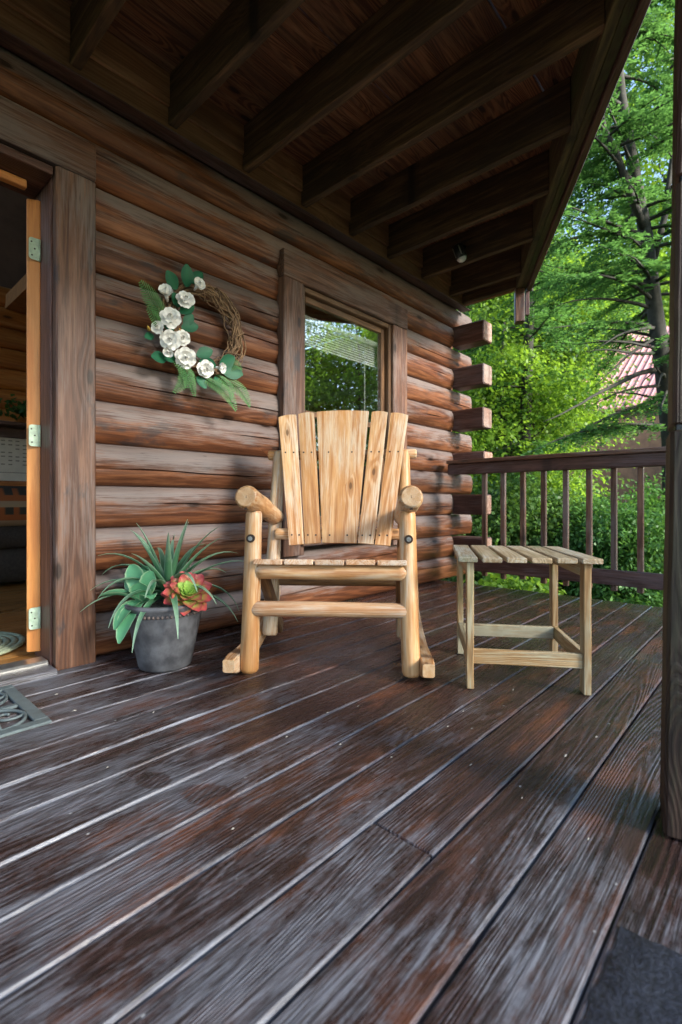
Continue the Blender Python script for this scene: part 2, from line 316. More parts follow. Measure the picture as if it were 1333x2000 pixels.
def chamfer_bar(L, w, t, c=0.004, seg=1, jit=0.0, w1=None, t1=None, seed=0, cut0=0.0, cut1=0.0):
    """bar along X with chamfered section; cut0/cut1 slant the ends in Y (plan)"""
    rr = random.Random(seed); V = []; F = []
    xs = [-L / 2 + c * 0.6] + [-L / 2 + L * i / seg for i in range(1, seg)] + [L / 2 - c * 0.6]
    rings = [(-L / 2, c)] + [(x, 0) for x in xs] + [(L / 2, c)]
    for x, ins in rings:
        k = (x + L / 2) / L; hw = (w + ((w1 if w1 is not None else w) - w) * k) / 2 - ins * 0.7; ht = (t + ((t1 if t1 is not None else t) - t) * k) / 2 - ins * 0.7
        jy, jz = rr.uniform(-jit, jit), rr.uniform(-jit, jit) * 0.6
        for sy, sz in ((-1, -1), (1, -1), (1, 1), (-1, 1)):
            pts = ((sy * (hw - c), sz * ht), (sy * hw, sz * (ht - c)))
            if sy * sz > 0: pts = pts[::-1]
            # order round the section
            for y, z in (pts if (sy, sz) in ((-1, -1), (1, 1)) else pts):
                sl = cut0 * (1 - k) + cut1 * k
                V.append((x + sl * y, y + jy, z + jz))
    # fix section ordering by angle
    out = []
    for r in range(len(rings)):
        sec = V[r * 8:(r + 1) * 8]; cy = sum(p[1] for p in sec) / 8; cz = sum(p[2] for p in sec) / 8
        out += sorted(sec, key=lambda p: math.atan2(p[2] - cz, p[1] - cy))
    for r in range(len(rings) - 1):
        for i in range(8):
            a, b = r * 8 + i, r * 8 + (i + 1) % 8; F.append((a, b, b + 8, a + 8))
    F.append(tuple(range(7, -1, -1))); F.append(tuple(range((len(rings) - 1) * 8, len(rings) * 8)))
    return mesh(out, F)
_sc = [0]
def plank(name, p0, p1, w, t, mat, parent=None, nrm=(0, 0, 1), c=0.004, seg=4, jit=0.001, w1=None, t1=None, cut0=0, cut1=0):
    R, mid, L = frame(p0, p1, nrm); _sc[0] += 1
    return new_obj(name, chamfer_bar(L, w, t, c, seg, jit, w1, t1, _sc[0], cut0, cut1), mat, parent, Matrix.Translation(mid) @ R)
def pole_mesh(L, r0, r1, n=16, seg=14, wob=0.05, bow=0.0, rnd=0.5, seed=0, flatend=True):
    V = []; F = []; rr = random.Random(seed); ph = rr.uniform(0, 50)
    xs = []
    for k in (0.0, 0.25, 1.0): xs.append((-L / 2 + k * r0 * rnd * 0.8, 1 - rnd * 0.45 * (1 - k) ** 2))
    for i in range(1, seg): xs.append((-L / 2 + L * i / seg, 1))
    for k in (1.0, 0.25, 0.0): xs.append((L / 2 - k * r1 * rnd * 0.8, 1 - rnd * 0.45 * (1 - k) ** 2))
    xs = sorted(xs)
    for x, q in xs:
        k = (x + L / 2) / L; r = (r0 + (r1 - r0) * k) * q; b = bow * (1 - (2 * k - 1) ** 2)
        by = (mnoise.noise((ph, x * 4, 9)) * r * wob * 1.6); bz = b + mnoise.noise((ph + 7, x * 4, 3)) * r * wob * 1.6
        for i in range(n):
            a = 2 * math.pi * i / n
            rrr = r * (1 + wob * mnoise.noise((math.cos(a) * 1.2 + ph, math.sin(a) * 1.2, x * 7)))
            V.append((x, by + rrr * math.cos(a), bz + rrr * math.sin(a)))
    m = len(xs)
    for j in range(m - 1):
        for i in range(n):
            a, b = j * n + i, j * n + (i + 1) % n; F.append((a, b, b + n, a + n))
    F.append(tuple(range(n - 1, -1, -1))); F.append(tuple(range((m - 1) * n, m * n)))
    me = mesh(V, F); 
    for p in me.polygons: p.use_smooth = len(p.vertices) == 4
    return me
def pole(name, p0, p1, r0, r1, mat, parent=None, nrm=(0, 0, 1), endmat=None, **kw):
    R, mid, L = frame(p0, p1, nrm); _sc[0] += 1
    me = pole_mesh(L, r0, r1, seed=_sc[0], **kw)
    o = new_obj(name, me, mat, parent, Matrix.Translation(mid) @ R)
    if endmat:
        me.materials.append(M[endmat])
        for p in me.polygons:
            if len(p.vertices) > 4: p.material_index = 1
    return o
def tube_vf(pts, radii, n=6, V=None, F=None):
    V = [] if V is None else V; F = [] if F is None else F; b0 = len(V); prev = None
    pts = [Vector(p) for p in pts]
    for i, p in enumerate(pts):
        t = (pts[min(i + 1, len(pts) - 1)] - pts[max(i - 1, 0)]).normalized()
        a = prev if prev is not None else (Vector((0, 0, 1)) if abs(t.z) < 0.9 else Vector((1, 0, 0)))
        a = (a - t * a.dot(t)); a = a.normalized() if a.length > 1e-6 else t.orthogonal().normalized(); prev = a; b = t.cross(a)
        r = radii[i] if hasattr(radii, '__len__') else radii
        for k in range(n):
            an = 2 * math.pi * k / n; V.append(p + (a * math.cos(an) + b * math.sin(an)) * r)
    for i in range(len(pts) - 1):
        for k in range(n):
            q0, q1 = b0 + i * n + k, b0 + i * n + (k + 1) % n; F.append((q0, q1, q1 + n, q0 + n))
    F.append(tuple(b0 + k for k in range(n - 1, -1, -1))); F.append(tuple(b0 + (len(pts) - 1) * n + k for k in range(n)))
    return V, F
def lathe(prof, n=40):
    V = []; F = []
    for r, z in prof:
        for k in range(n):
            a = 2 * math.pi * k / n; V.append((r * math.cos(a), r * math.sin(a), z))
    for j in range(len(prof) - 1):
        for k in range(n):
            a, b = j * n + k, j * n + (k + 1) % n; F.append((a, b, b + n, a + n))
    F.append(tuple(range(n - 1, -1, -1))); F.append(tuple(range((len(prof) - 1) * n, len(prof) * n)))
    return mesh(V, F, True)
def boxmesh(sx, sy, sz, c=0.0): return chamfer_bar(sx, sy, sz, max(c, 0.0008), 1, 0)
def box(name, lo, hi, mat, parent=None, c=0.003, axis=0):
    lo, hi = Vector(lo), Vector(hi); m = (lo + hi) / 2; s = hi - lo
    p0, p1 = m.copy(), m.copy(); p0[axis] = lo[axis]; p1[axis] = hi[axis]
    nz = (0, 0, 1) if axis != 2 else (0, 1, 0)
    R, mid, L = frame(p0, p1, nz)
    # local Y / Z extents
    ly = abs((R.to_3x3() @ Vector((0, 1, 0))).dot(s)); lz = abs((R.to_3x3() @ Vector((0, 0, 1))).dot(s))
    _sc[0] += 1
    return new_obj(name, chamfer_bar(L, ly, lz, c, 3 if L > 0.5 else 1, 0.0006, seed=_sc[0]), mat, parent, Matrix.Translation(mid) @ R)
def slot(me, attr, vals):
    a = me.attributes.new(attr, 'FLOAT', 'POINT'); a.data.foreach_set('value', np.asarray(vals, np.float32))

# ================================================================== GROUND AND SKY SIDE
GZ = -0.75
def ground_h(x, y):
    d = max(0.0, math.hypot(x - 3.0, y) - 7.0)
    return GZ + min(d * 0.10, 3.0) * (1 if x > 0 else 0.3) + 0.05 * math.sin(x * 0.9) * math.cos(y * 0.8)
gx = sorted(set([-1500, -400, -150, -60] + list(np.arange(-30, 46, 2.0)) + [60, 150, 400, 1500]))
gy = gx
V = [(x, y, ground_h(x, y)) for x in gx for y in gy]; n = len(gy)
F = [(i * n + j, (i + 1) * n + j, (i + 1) * n + j + 1, i * n + j + 1) for i in range(len(gx) - 1) for j in range(n - 1)]
structure('ground', mesh(V, F, True), 'ground')

# ================================================================== PORCH DECK
deck = structure('porch_deck')
PITCH, BW = 0.1425, 0.1375
DX0, DX1 = -1.8, 3.62
k = 0; ys = []
y = -0.09
while y > -3.3:
    ys.append(y); y -= PITCH
# seams measured at y = -0.235 -0.1425 k
splits = {1: [2.3], 3: [0.2], 5: [2.6], 6: [-0.3], 8: [1.95], 10: [0.79], 11: [2.35], 12: [0.05, 2.13], 13: [1.7], 9: [-0.6]}
for i, y0 in enumerate([0] + ys, -1):
    yc = -0.235 + PITCH / 2 - PITCH * i + (0.0)      # board i lies between seams
    cuts = [DX0] + splits.get(i, []) + [DX1 + random.uniform(-0.004, 0.006)]
    for a, b in zip(cuts[:-1], cuts[1:]):
        zj = random.uniform(-0.002, 0.001)
        R, mid, L = frame((a + 0.0012, yc, -0.018 + zj), (b - 0.0012, yc, -0.018 + zj)); _sc[0] += 1
        new_obj('deck_board', chamfer_bar(L, BW, 0.036, 0.0045, 10, 0.0007, seed=_sc[0]), 'deck', deck, Matrix.Translation(mid) @ R)
yb = ys[-1] - 0.1
for xj in np.arange(-1.6, 3.6, 0.406):
    plank('deck_joist', (xj, -0.1, -0.135), (xj, -3.2, -0.135), 0.04, 0.19, 'darkwood', deck, c=0.003)
plank('rim_board', (3.595, -0.2, -0.135), (3.595, -3.2, -0.135), 0.038, 0.19, 'darkwood', deck)
for (x, y) in ((3.5, -0.5), (3.5, -1.9), (3.5, -3.1), (1.2, -3.1), (-1.3, -3.1)):
    plank('deck_pier', (x, y, GZ - 0.3), (x, y, -0.24), 0.14, 0.14, 'darkwood', deck, nrm=(0, 1, 0))

# ================================================================== LOG CABIN
cabin = thing('log_cabin', 'reddish brown log cabin with rounded log wall, tall window and open doorway', 'cabin')
LH = 0.182
def log_mesh(L, seed, depth=0.15, bulge=0.04, flat=False, tip0=False, tip1=False, crack=True, segm=None):
    """D-shaped log along X, face towards -Y, back flat; origin in its middle. A drying crack runs along the face."""
    rr = random.Random(seed); ph = rr.uniform(0, 99); seg = segm or max(4, int(L * 16))
    zc0 = rr.uniform(-0.03, 0.035); cr0, cr1 = sorted((rr.uniform(-0.6, 0.3), rr.uniform(-0.1, 0.7))); cr1 = max(cr1, cr0 + 0.35)
    bv = rr.uniform(0.78, 1.12)
    V = []; F = []; NP = 15
    for i in range(seg + 1):
        x = -L / 2 + L * i / seg; u = x / L
        zc = zc0 + 0.016 * mnoise.noise((x * 1.7, ph, 1)); 
        cd_ = 0.0
        if crack and cr0 < u < cr1: cd_ = 0.020 * min(1, (u - cr0) * 9, (cr1 - u) * 9) * (0.55 + 0.6 * abs(mnoise.noise((x * 3, ph, 5))))
        cw = 0.0012 + cd_ * 0.20
        th = [-1, -0.93, -0.8, -0.6, -0.4, -0.2]
        zs = [t * LH / 2 for t in th]; up_ = [-t * LH / 2 for t in reversed(th)]
        lo = [z for z in zs if z < zc - 0.008]; hi = [z for z in up_ if z > zc + 0.008]
        while len(lo) < 6: lo.append(lo[-1] + (zc - 0.006 - lo[-1]) * 0.5)
        while len(hi) < 6: hi.insert(0, hi[0] + (zc + 0.006 - hi[0]) * 0.5)
        row = lo[:6] + [zc - cw, zc, zc + cw] + hi[-6:]
        sh = 1.0
        for k2, (e, on) in enumerate(((x + L / 2, tip0), (L / 2 - x, tip1))):
            if on and e < 0.035: sh = 1 - 0.35 * (1 - e / 0.035) ** 2
        for j, z in enumerate(row):
            t = z / (LH / 2); yb_ = -bulge * bv * (max(0.0, 1 - abs(t) ** 2.6)) ** 0.62
            yb_ *= sh
            yb_ += 0.0022 * mnoise.noise((x * 2.2, z * 25, ph))
            if j == 7: yb_ += cd_
            V.append((x, yb_, z * (0.996 if sh == 1 else 0.97)))
        V.append((x, depth, LH / 2 * 0.996)); V.append((x, depth, -LH / 2 * 0.996))
    m = NP + 2
    for i in range(seg):
        for j in range(m):
            a, b = i * m + j, i * m + (j + 1) % m; F.append((a, a + m, b + m, b))
    F.append(tuple(range(m))); F.append(tuple(range(seg * m + m - 1, seg * m - 1, -1)))
    me = mesh(V, F)
    for p in me.polygons: p.use_smooth = (len(p.vertices) == 4)
    me.set_sharp_from_angle(angle=math.radians(50))
    return me
FACE = 0.04                                            # log bulges stand FACE in front of the joint plane
def wall_log(x0, x1, z, **kw):
    _sc[0] += 1
    o = new_obj('log', log_mesh(x1 - x0, _sc[0], **kw), 'log', cabin, Matrix.Translation(((x0 + x1) / 2, FACE - 0.005, z)))
    return o
CASE0, CASE1, WIN0, WIN1 = 0.659, 0.808, 1.825, 3.041
for i in range(13):
    z = LH * (i + 0.5); end = 4.16 if i % 2 == 0 else 3.80
    tip = dict(tip1=(i % 2 == 0))
    inwin = 0.36 < z + 0.06 and z - 0.06 < 2.09
    if z < 2.07:
        if inwin: wall_log(0.79, WIN0 + 0.012, z); wall_log(WIN1 - 0.012, end, z, **tip)
        else: wall_log(0.79, end, z, **tip)
        wall_log(-3.0, -0.44, z, segm=12)
    else: wall_log(-3.0, end, z, **tip)
    if i % 2 == 1:                                      # square-cut crossing log of the side wall
        _sc[0] += 1
        zt = 0.166 + (0.006 if i != 5 else 0)
        o = plank('crossing_log', (3.875, 0.02, z), (3.875, -0.284 + random.uniform(-0.012, 0.01), z), 0.16, zt, 'darkwood', cabin, c=0.012, seg=3, jit=0.002)
        me = o.data; me.materials.append(M['end'])
        for p in me.polygons:
            if len(p.vertices) > 4: p.material_index = 1
for i in range(13):                                     # side wall of the cabin
    z = LH * (i + 0.5); _sc[0] += 1
    new_obj('log', log_mesh(3.1, _sc[0], segm=10), 'log', cabin, Matrix.Translation((3.925, 1.65, z)) @ Matrix.Rotation(math.pi / 2, 4, 'Z'))
for i in range(14, 31):                                 # upper storey
    z = LH * (i + 0.5); _sc[0] += 1
    new_obj('log', log_mesh(7.0, _sc[0], segm=14, crack=False), 'log', cabin, Matrix.Translation((0.5, FACE - 0.005, z)))
    new_obj('log', log_mesh(3.1, _sc[0], segm=6, crack=False), 'log', cabin, Matrix.Translation((3.925, 1.65, z)) @ Matrix.Rotation(math.pi / 2, 4, 'Z'))
box('top_plate', (-3.0, -0.026, 2.3675), (3.9, 0.15, 2.6), 'darkwood', cabin)
box('upper_floor', (1.2, 0.155, 2.38), (3.78, 3.2, 2.5), 'ceilpaint', cabin)
box('back_wall', (-3.0, 3.22, 2.38), (3.9, 3.36, 5.6), 'siding', cabin)
ro = thing('cabin_roof', 'dark shingled gable roof over the log cabin', 'roof')
for s in (-1, 1):
    yc = 1.65; p0 = Vector((0.5, yc + s * 2.5, 5.15)); p1 = Vector((0.5, yc + s * 0.0, 7.2))
    d = (p1 - p0).normalized(); nr = d.cross(Vector((1, 0, 0))); nr = nr if nr.z > 0 else -nr
    R, mid, L = frame(p0, p1, nr)
    new_obj('roof_slope', boxmesh(L, 8.0, 0.12, 0.01), 'shingle', ro, Matrix.Translation(mid) @ R)

# door opening and casing
box('door_casing', (CASE0, -0.045, -0.002), (CASE1, 0.0, 1.975), 'casing', cabin, 0.006, axis=2)
box('door_casing', (-0.46, -0.045, -0.002), (-0.31, 0.0, 1.975), 'casing', cabin, 0.006, axis=2)
box('door_head', (-0.46, -0.047, 1.978), (CASE1, 0.0, 2.125), 'casing', cabin, 0.006, axis=0)
box('door_jamb', (0.653, 0.003, 0.0), (0.69, 0.2, 1.96), 'darkwood', cabin, 0.003, axis=2)
box('door_jamb', (-0.31, -0.032, 0.0), (-0.28, 0.2, 1.96), 'darkwood', cabin, 0.003, axis=2)
box('head_jamb', (-0.28, -0.032, 1.935), (0.652, 0.2, 1.968), 'darkwood', cabin, 0.003, axis=0)
box('head_stop', (-0.27, 0.07, 1.90), (0.59, 0.1, 1.932), 'dooredge', cabin, 0.003, axis=0)
box('threshold', (-0.28, 0.01, -0.01), (0.652, 0.1, 0.032), 'metal', cabin, 0.008, axis=0)
box('sill_board', (-0.31, -0.085, -0.012), (0.652, 0.008, 0.018), 'deck', cabin, 0.004, axis=0)
HX, HYY = 0.650, 0.125                                  # hinge line
ang = math.radians(28)
dd = Vector((math.sin(ang), math.cos(ang), 0)); dn = Vector((math.cos(ang), -math.sin(ang), 0))
door = bpy.data.objects.new('door', None)
R, mid, L = frame(Vector((HX, HYY, 0.045)) - dn * 0.022 + dd * 0.02, Vector((HX, HYY, 1.90)) - dn * 0.022 + dd * 0.02, -dd)
dm = chamfer_bar(L, 0.05, 0.04, 0.003, 4, 0.0004)
doorp = new_obj('door', dm, 'dooredge', cabin, Matrix.Translation(mid) @ R)
bpy.data.objects.remove(door)
a = Vector((HX, HYY, 0)) - dn * 0.022 + dd * 0.04; b = a + dd * 0.78
R2, m2, L2 = frame(a + UP * 0.97, b + UP * 0.97, dn)
pan = new_obj('door_leaf', chamfer_bar(L2, 1.855, 0.043, 0.003), 'inner', cabin, Matrix.Translation(m2) @ R2)
for hz in (1.69, 0.93, 0.185):
    c0 = Vector((HX - 0.024, HYY - 0.0065, hz))
    w_, h_ = 0.034, 0.088
    V = []; nn = 6
    for (sx, sz) in ((-1, -1), (0.9, -1), (0.9, 1), (-1, 1)):
        for q in range(nn + 1 if sx < 0 else 1):
            if sx < 0:
                a0 = {-1: math.pi, 1: math.pi / 2}[sz]; an = a0 + (math.pi / 2) * q / nn if sz < 0 else a0 + (math.pi / 2) * q / nn
                V.append((-w_ / 2 + 0.011 + 0.011 * math.cos(an), sz * (h_ / 2 - 0.011) + 0.011 * math.sin(an)))
            else: V.append((w_ / 2, sz * h_ / 2))
    cen = (sum(p[0] for p in V) / len(V), sum(p[1] for p in V) / len(V)); V = sorted(V, key=lambda p: math.atan2(p[1] - cen[1], p[0] - cen[0]))
    VV = [(x, 0, z) for x, z in V] + [(x, -0.003, z) for x, z in V]; k = len(V)
    FF = [tuple(range(k)), tuple(range(2 * k - 1, k - 1, -1))] + [(i, i + k, (i + 1) % k + k, (i + 1) % k) for i in range(k)]
    hg = new_obj('hinge', mesh(VV, FF), 'hinge', cabin, Matrix.Translation(c0))
    Vt, Ft = tube_vf([(w_ / 2 + 0.004, 0, -h_ / 2), (w_ / 2 + 0.004, 0, h_ / 2)], 0.006, 8)
    new_obj('hinge_pin', mesh(Vt, Ft, True), 'hinge', hg)
    for (sx, sz) in ((-0.008, 0.026), (0.004, 0.0), (-0.006, -0.028)):
        Vt, Ft = tube_vf([(sx, -0.0028, sz), (sx, -0.0042, sz)], 0.0035, 8); new_obj('screw', mesh(Vt, Ft), 'screw', hg)

# window
wroot = bpy.data.objects.new('window', None); COL.objects.link(wroot); wroot.parent = cabin
WT, WBt, OX0, OX1, OT, OB = 2.1, 0.345, 1.984, 2.868, 1.943, 0.49
Y0, Y1 = -0.045, 0.02
box('window_casing', (WIN0, Y0, WBt), (OX0, Y1, OT - 0.001), 'casing', wroot, 0.006, axis=2)
box('window_casing', (OX1, Y0, WBt), (WIN1, Y1, OT - 0.001), 'casing', wroot, 0.006, axis=2)
box('head_casing', (WIN0, Y0 - 0.002, OT), (WIN1, Y1, WT), 'casing', wroot, 0.006, axis=0)
box('sill_casing', (OX0 - 0.03, Y0 - 0.02, 0.40), (OX1 + 0.03, Y1, OB), 'casing', wroot, 0.006, axis=0)
for nm, lo, hi, ax in (('frame_side', (OX0, -0.02, OB), (OX0 + 0.03, 0.12, OT), 2), ('frame_side', (OX1 - 0.03, -0.02, OB), (OX1, 0.12, OT), 2),
                       ('frame_head', (OX0 + 0.031, -0.02, OT - 0.03), (OX1 - 0.031, 0.12, OT), 0), ('frame_sill', (OX0 + 0.031, -0.02, OB), (OX1 - 0.031, 0.12, OB + 0.03), 0),
                       ('sash_stile', (OX0 + 0.032, 0.015, OB + 0.032), (OX0 + 0.062, 0.05, OT - 0.032), 2), ('sash_stile', (OX1 - 0.07, 0.015, OB + 0.032), (OX1 - 0.032, 0.05, OT - 0.032), 2),
                       ('sash_rail', (OX0 + 0.064, 0.015, OT - 0.07), (OX1 - 0.072, 0.05, OT - 0.032), 0), ('meeting_rail', (OX0 + 0.064, 0.013, 1.18), (OX1 - 0.072, 0.052, 1.215), 0),
                       ('sash_rail', (OX0 + 0.064, 0.015, OB + 0.032), (OX1 - 0.072, 0.05, OB + 0.08), 0)):
    box(nm, lo, hi, 'sash', wroot, 0.003, axis=ax)
for z0, z1 in ((OB + 0.08, 1.18), (1.215, OT - 0.07)):
    new_obj('pane', boxmesh(OX1 - OX0 - 0.133, 0.004, z1 - z0, 0.0005), 'glass', wroot, Matrix.Translation(((OX0 + OX1 - 0.008) / 2, 0.032, (z0 + z1) / 2)))
box('blind_rail', (OX0 + 0.05, 0.056, OT - 0.16), (OX1 - 0.05, 0.096, OT - 0.125), 'white', wroot, 0.003)
for q in range(9):
    zz = OT - 0.172 - q * 0.016
    plank('blind_slat', (OX0 + 0.055, 0.076, zz), (OX1 - 0.055, 0.076, zz), 0.015, 0.002, 'white', wroot, nrm=(0, -1, 0.45), c=0.0006)
Vt, Ft = tube_vf([(2.66, 0.056, OT - 0.1), (2.66, 0.056, 1.0)], 0.003, 6); new_obj('blind_wand', mesh(Vt, Ft), 'white', wroot)

# interior room seen through the doorway and the window
fl = structure('interior_floor')
for i in range(26):
    yy = 0.16 + 0.12 * i
    plank('floor_plank', (-2.9, yy, 0.0), (3.75, yy, 0.0), 0.1185, 0.03, 'ifloor', fl, c=0.0015, seg=1, jit=0)
iw = thing('interior_log_wall', 'varnished orange log wall at the back of the room', 'wall')
for i in range(14):
    _sc[0] += 1
    new_obj('log', log_mesh(6.6, _sc[0], segm=20, crack=False), 'inner', iw, Matrix.Translation((0.4, 3.02, 0.03 + LH * (i + 0.5))))
sofa = thing('sofa', 'dark upholstered sofa against the interior log wall', 'sofa', (1.0, 2.5, 0.015))
def cush(name, lo, hi, mat, par, c=0.05):
    lo, hi = Vector(lo), Vector(hi); s = hi - lo
    me = chamfer_bar(s.x, s.y, s.z, c, 2, 0); me.shade_smooth()
    return new_obj(name, me, mat, par, Matrix.Translation((lo + hi) / 2))
cush('sofa_base', (-1.0, -0.38, 0.04), (1.0, 0.42, 0.3), 'sofa', sofa); cush('seat_cushion', (-0.8, -0.42, 0.3), (0.8, 0.2, 0.47), 'sofa', sofa)
cush('back_cushion', (-1.0, 0.2, 0.3), (1.0, 0.45, 0.78), 'sofa', sofa); cush('armrest', (-1.0, -0.4, 0.3), (-0.81, 0.2, 0.6), 'sofa', sofa); cush('armrest', (0.81, -0.4, 0.3), (1.0, 0.2, 0.6), 'sofa', sofa)
bl = tag(cush('blanket', (0.35 - 0.6, 2.05, 0.47), (0.35 + 1.6, 2.5, 0.75), 'blanket', None, 0.06), 'striped brown and cream blanket heaped on the sofa', 'blanket')
bl.location.z = 0.62
pp = GP(25, 985, 0.7)
pw0, pw1 = WP(-30, 830, 2.94), WP(60, 940, 2.94)
poster = thing('wall_calendar', 'pale printed calendar sheet hanging on the interior log wall', 'calendar', (pw0.x, 2.955, pw1.z))
pwid, phei = pw1.x - pw0.x + 0.1, 0.42
box('sheet', (0, -0.004, 0), (pwid, 0.0, phei), 'paper', poster, 0.001)
for r in range(7):
    for c_ in range(8):
        if random.random() < 0.85: box('print_mark', (0.12 + c_ * 0.055, -0.006, 0.14 + r * 0.035), (0.12 + c_ * 0.055 + 0.03, -0.0045, 0.14 + r * 0.035 + 0.01), 'ink', poster, 0.0005)
box('fold_line', (0, -0.0065, 0.07), (pwid, -0.0045, 0.076), 'ink', poster, 0.0005)
sh = thing('wall_shelf', 'dark wooden wall shelf above the calendar', 'shelf', (pw0.x, 2.85, pw1.z + 0.47))
box('shelf_board', (-0.2, -0.11, 0), (pwid + 0.5, 0.12, 0.03), 'darkwood', sh); box('shelf_apron', (-0.15, 0.06, -0.09), (pwid + 0.45, 0.09, -0.001), 'darkwood', sh)
sp = thing('shelf_plant', 'small dark trailing plant on the indoor wall shelf', 'plant', (pw0.x + 0.35, 2.83, pw1.z + 0.50))
new_obj('pot', lathe([(0.04, 0.0), (0.06, 0.09), (0.05, 0.092)], 16), 'bead', sp)
_sp = sp
rp = GP(-6, 1266, 0.02)
V, F = [], []
for q in range(9): tube_vf([(0.03 * (q + 0.5) * math.cos(t * math.pi / 16), 0.03 * (q + 0.5) * math.sin(t * math.pi / 16), 0) for t in range(33)], 0.015, 6, V, F)
rug = new_obj('braided_rug', mesh(V, F, True), 'rug'); rug.location = (rp.x - 0.14, rp.y + 0.1, 0.027); rug.scale = (1, 1, 0.6)
tag(rug, 'small round pale green braided rug on the wooden floor indoors', 'rug')

# ================================================================== BALCONY OVERHEAD
bal = thing('balcony', 'dark timber balcony underside with heavy joists overhanging the porch', 'balcony')
JB, JH = 2.375, 0.225
SL = 0.592
def fas_y(x): return -1.674 + SL * (x - 1.91)
JX = [-1.36, -0.95, -0.54, -0.13, 0.28, 0.70, 1.115, 1.525, 1.935, 2.352, 2.757, 3.19, 3.615, 3.83]
for x in JX:
    ye = max(fas_y(x), -3.1) + 0.0
    plank('joist', (x + 0.02, -0.068, JB + JH / 2), (x + 0.02, ye - 0.004, JB + JH / 2), 0.042, JH, 'joist', bal, c=0.003, seg=8, jit=0.0018)
box('ledger', (-3.0, -0.066, JB - 0.022), (3.86, -0.028, JB + JH - 0.001), 'ledger', bal, 0.003)
box('ledger_trim', (-3.0, -0.082, JB - 0.03), (3.95, -0.004, JB - 0.0235), 'darkwood', bal, 0.002)
for i, (a_, b_) in enumerate(zip(JX[4:-1], JX[5:])):    # blocking strips between joists
    box('blocking', (a_ + 0.0425, -0.085, JB + 0.075), (b_ - 0.0025, -0.0675, JB + JH - 0.002), 'ledger', bal, 0.003)
# ceiling planks (the floor of the balcony), parallel to the wall
gaps = {4: 0.0055, 8: 0.007, 10: 0.006, 11: 0.006, 6: 0.002}
y = -0.03; i = 0
while y > -3.1:
    w = 0.139; yn = y - w
    xe = min(3.9, 1.91 + (yn + w / 2 + 1.674) / SL + 0.04)
    if xe > -1.4:
        cuts = [-1.5] + sorted(c_ for c_ in ([1.135] if i % 3 == 1 else [1.955, 3.2] if i % 3 == 2 else [2.37]) if c_ < xe - 0.3) + [xe]
        for a_, b_ in zip(cuts[:-1], cuts[1:]):
            lastp = b_ == xe
            R, mid, L = frame((a_ + 0.001, (y + yn) / 2, JB + JH + 0.018), (b_ - 0.001, (y + yn) / 2, JB + JH + 0.018)); _sc[0] += 1
            new_obj('ceiling_plank', chamfer_bar(L, w, 0.034, 0.003, 6, 0.0005, seed=_sc[0], cut1=(1.69 if lastp and xe < 3.8 else 0)), 'ceil', bal, Matrix.Translation(mid) @ R)
    y = yn - gaps.get(i, 0.0003); i += 1
fd = Vector((1, SL, 0)).normalized(); fnr = Vector((SL, -1, 0)).normalized()      # outward
P0 = Vector((-0.5, fas_y(-0.5), 0)); P1 = Vector((3.9, fas_y(3.9), 0))
off = 0.0
for t, h_, mt, dz in ((0.04, 0.265, 'moss', 0.0), (0.042, 0.26, 'moss', 0.006), (0.035, 0.285, 'darkwood', -0.012)):
    o_ = fnr * (off + t / 2 + 0.006); off += t + 0.002
    zc = JB - 0.01 + dz + h_ / 2
    plank('fascia_board', P0 + o_ + UP * zc, P1 + o_ + UP * zc, h_, t, mt, bal, nrm=fnr, c=0.003, seg=10, jit=0.0012)
plank('rim_joist', (3.895, -0.05, JB + 0.12), (3.895, -0.50, JB + 0.12), 0.04, 0.24, 'ledger', bal)
e_ = Vector((3.83, fas_y(3.83), 0)) + fnr * (off + 0.055)
plank('railing_post', e_ + UP * 2.68, e_ + UP * 3.55, 0.089, 0.089, 'casing', bal, nrm=fnr, c=0.004)
e3 = Vector((3.86, fas_y(3.86), 0)) + fnr * 0.035
plank('hanging_block', e3 + UP * 2.10, e3 + UP * 2.364, 0.085, 0.07, 'casing', bal, nrm=fnr, c=0.004)
e2 = e_ + fd * 0.10 + fnr * 0.02
e2 = e3 + fd * 0.012 + fnr * 0.062
plank('hanging_strip', e2 + UP * 2.16, e2 + UP * 2.352, 0.03, 0.03, 'darkwood', bal, nrm=fnr, c=0.003)
for q in range(6):
    ee = Vector((3.1 - 0.8 * q, fas_y(3.1 - 0.8 * q), 0)) + fnr * (off + 0.055)
    plank('railing_post', ee + UP * 2.68, ee + UP * 3.55, 0.089, 0.089, 'casing', bal, nrm=fnr, c=0.004)
plank('balcony_rail', P0 + fnr * 0.17 + UP * 3.57, P1 + fnr * 0.17 + UP * 3.57, 0.14, 0.04, 'casing', bal, c=0.004)

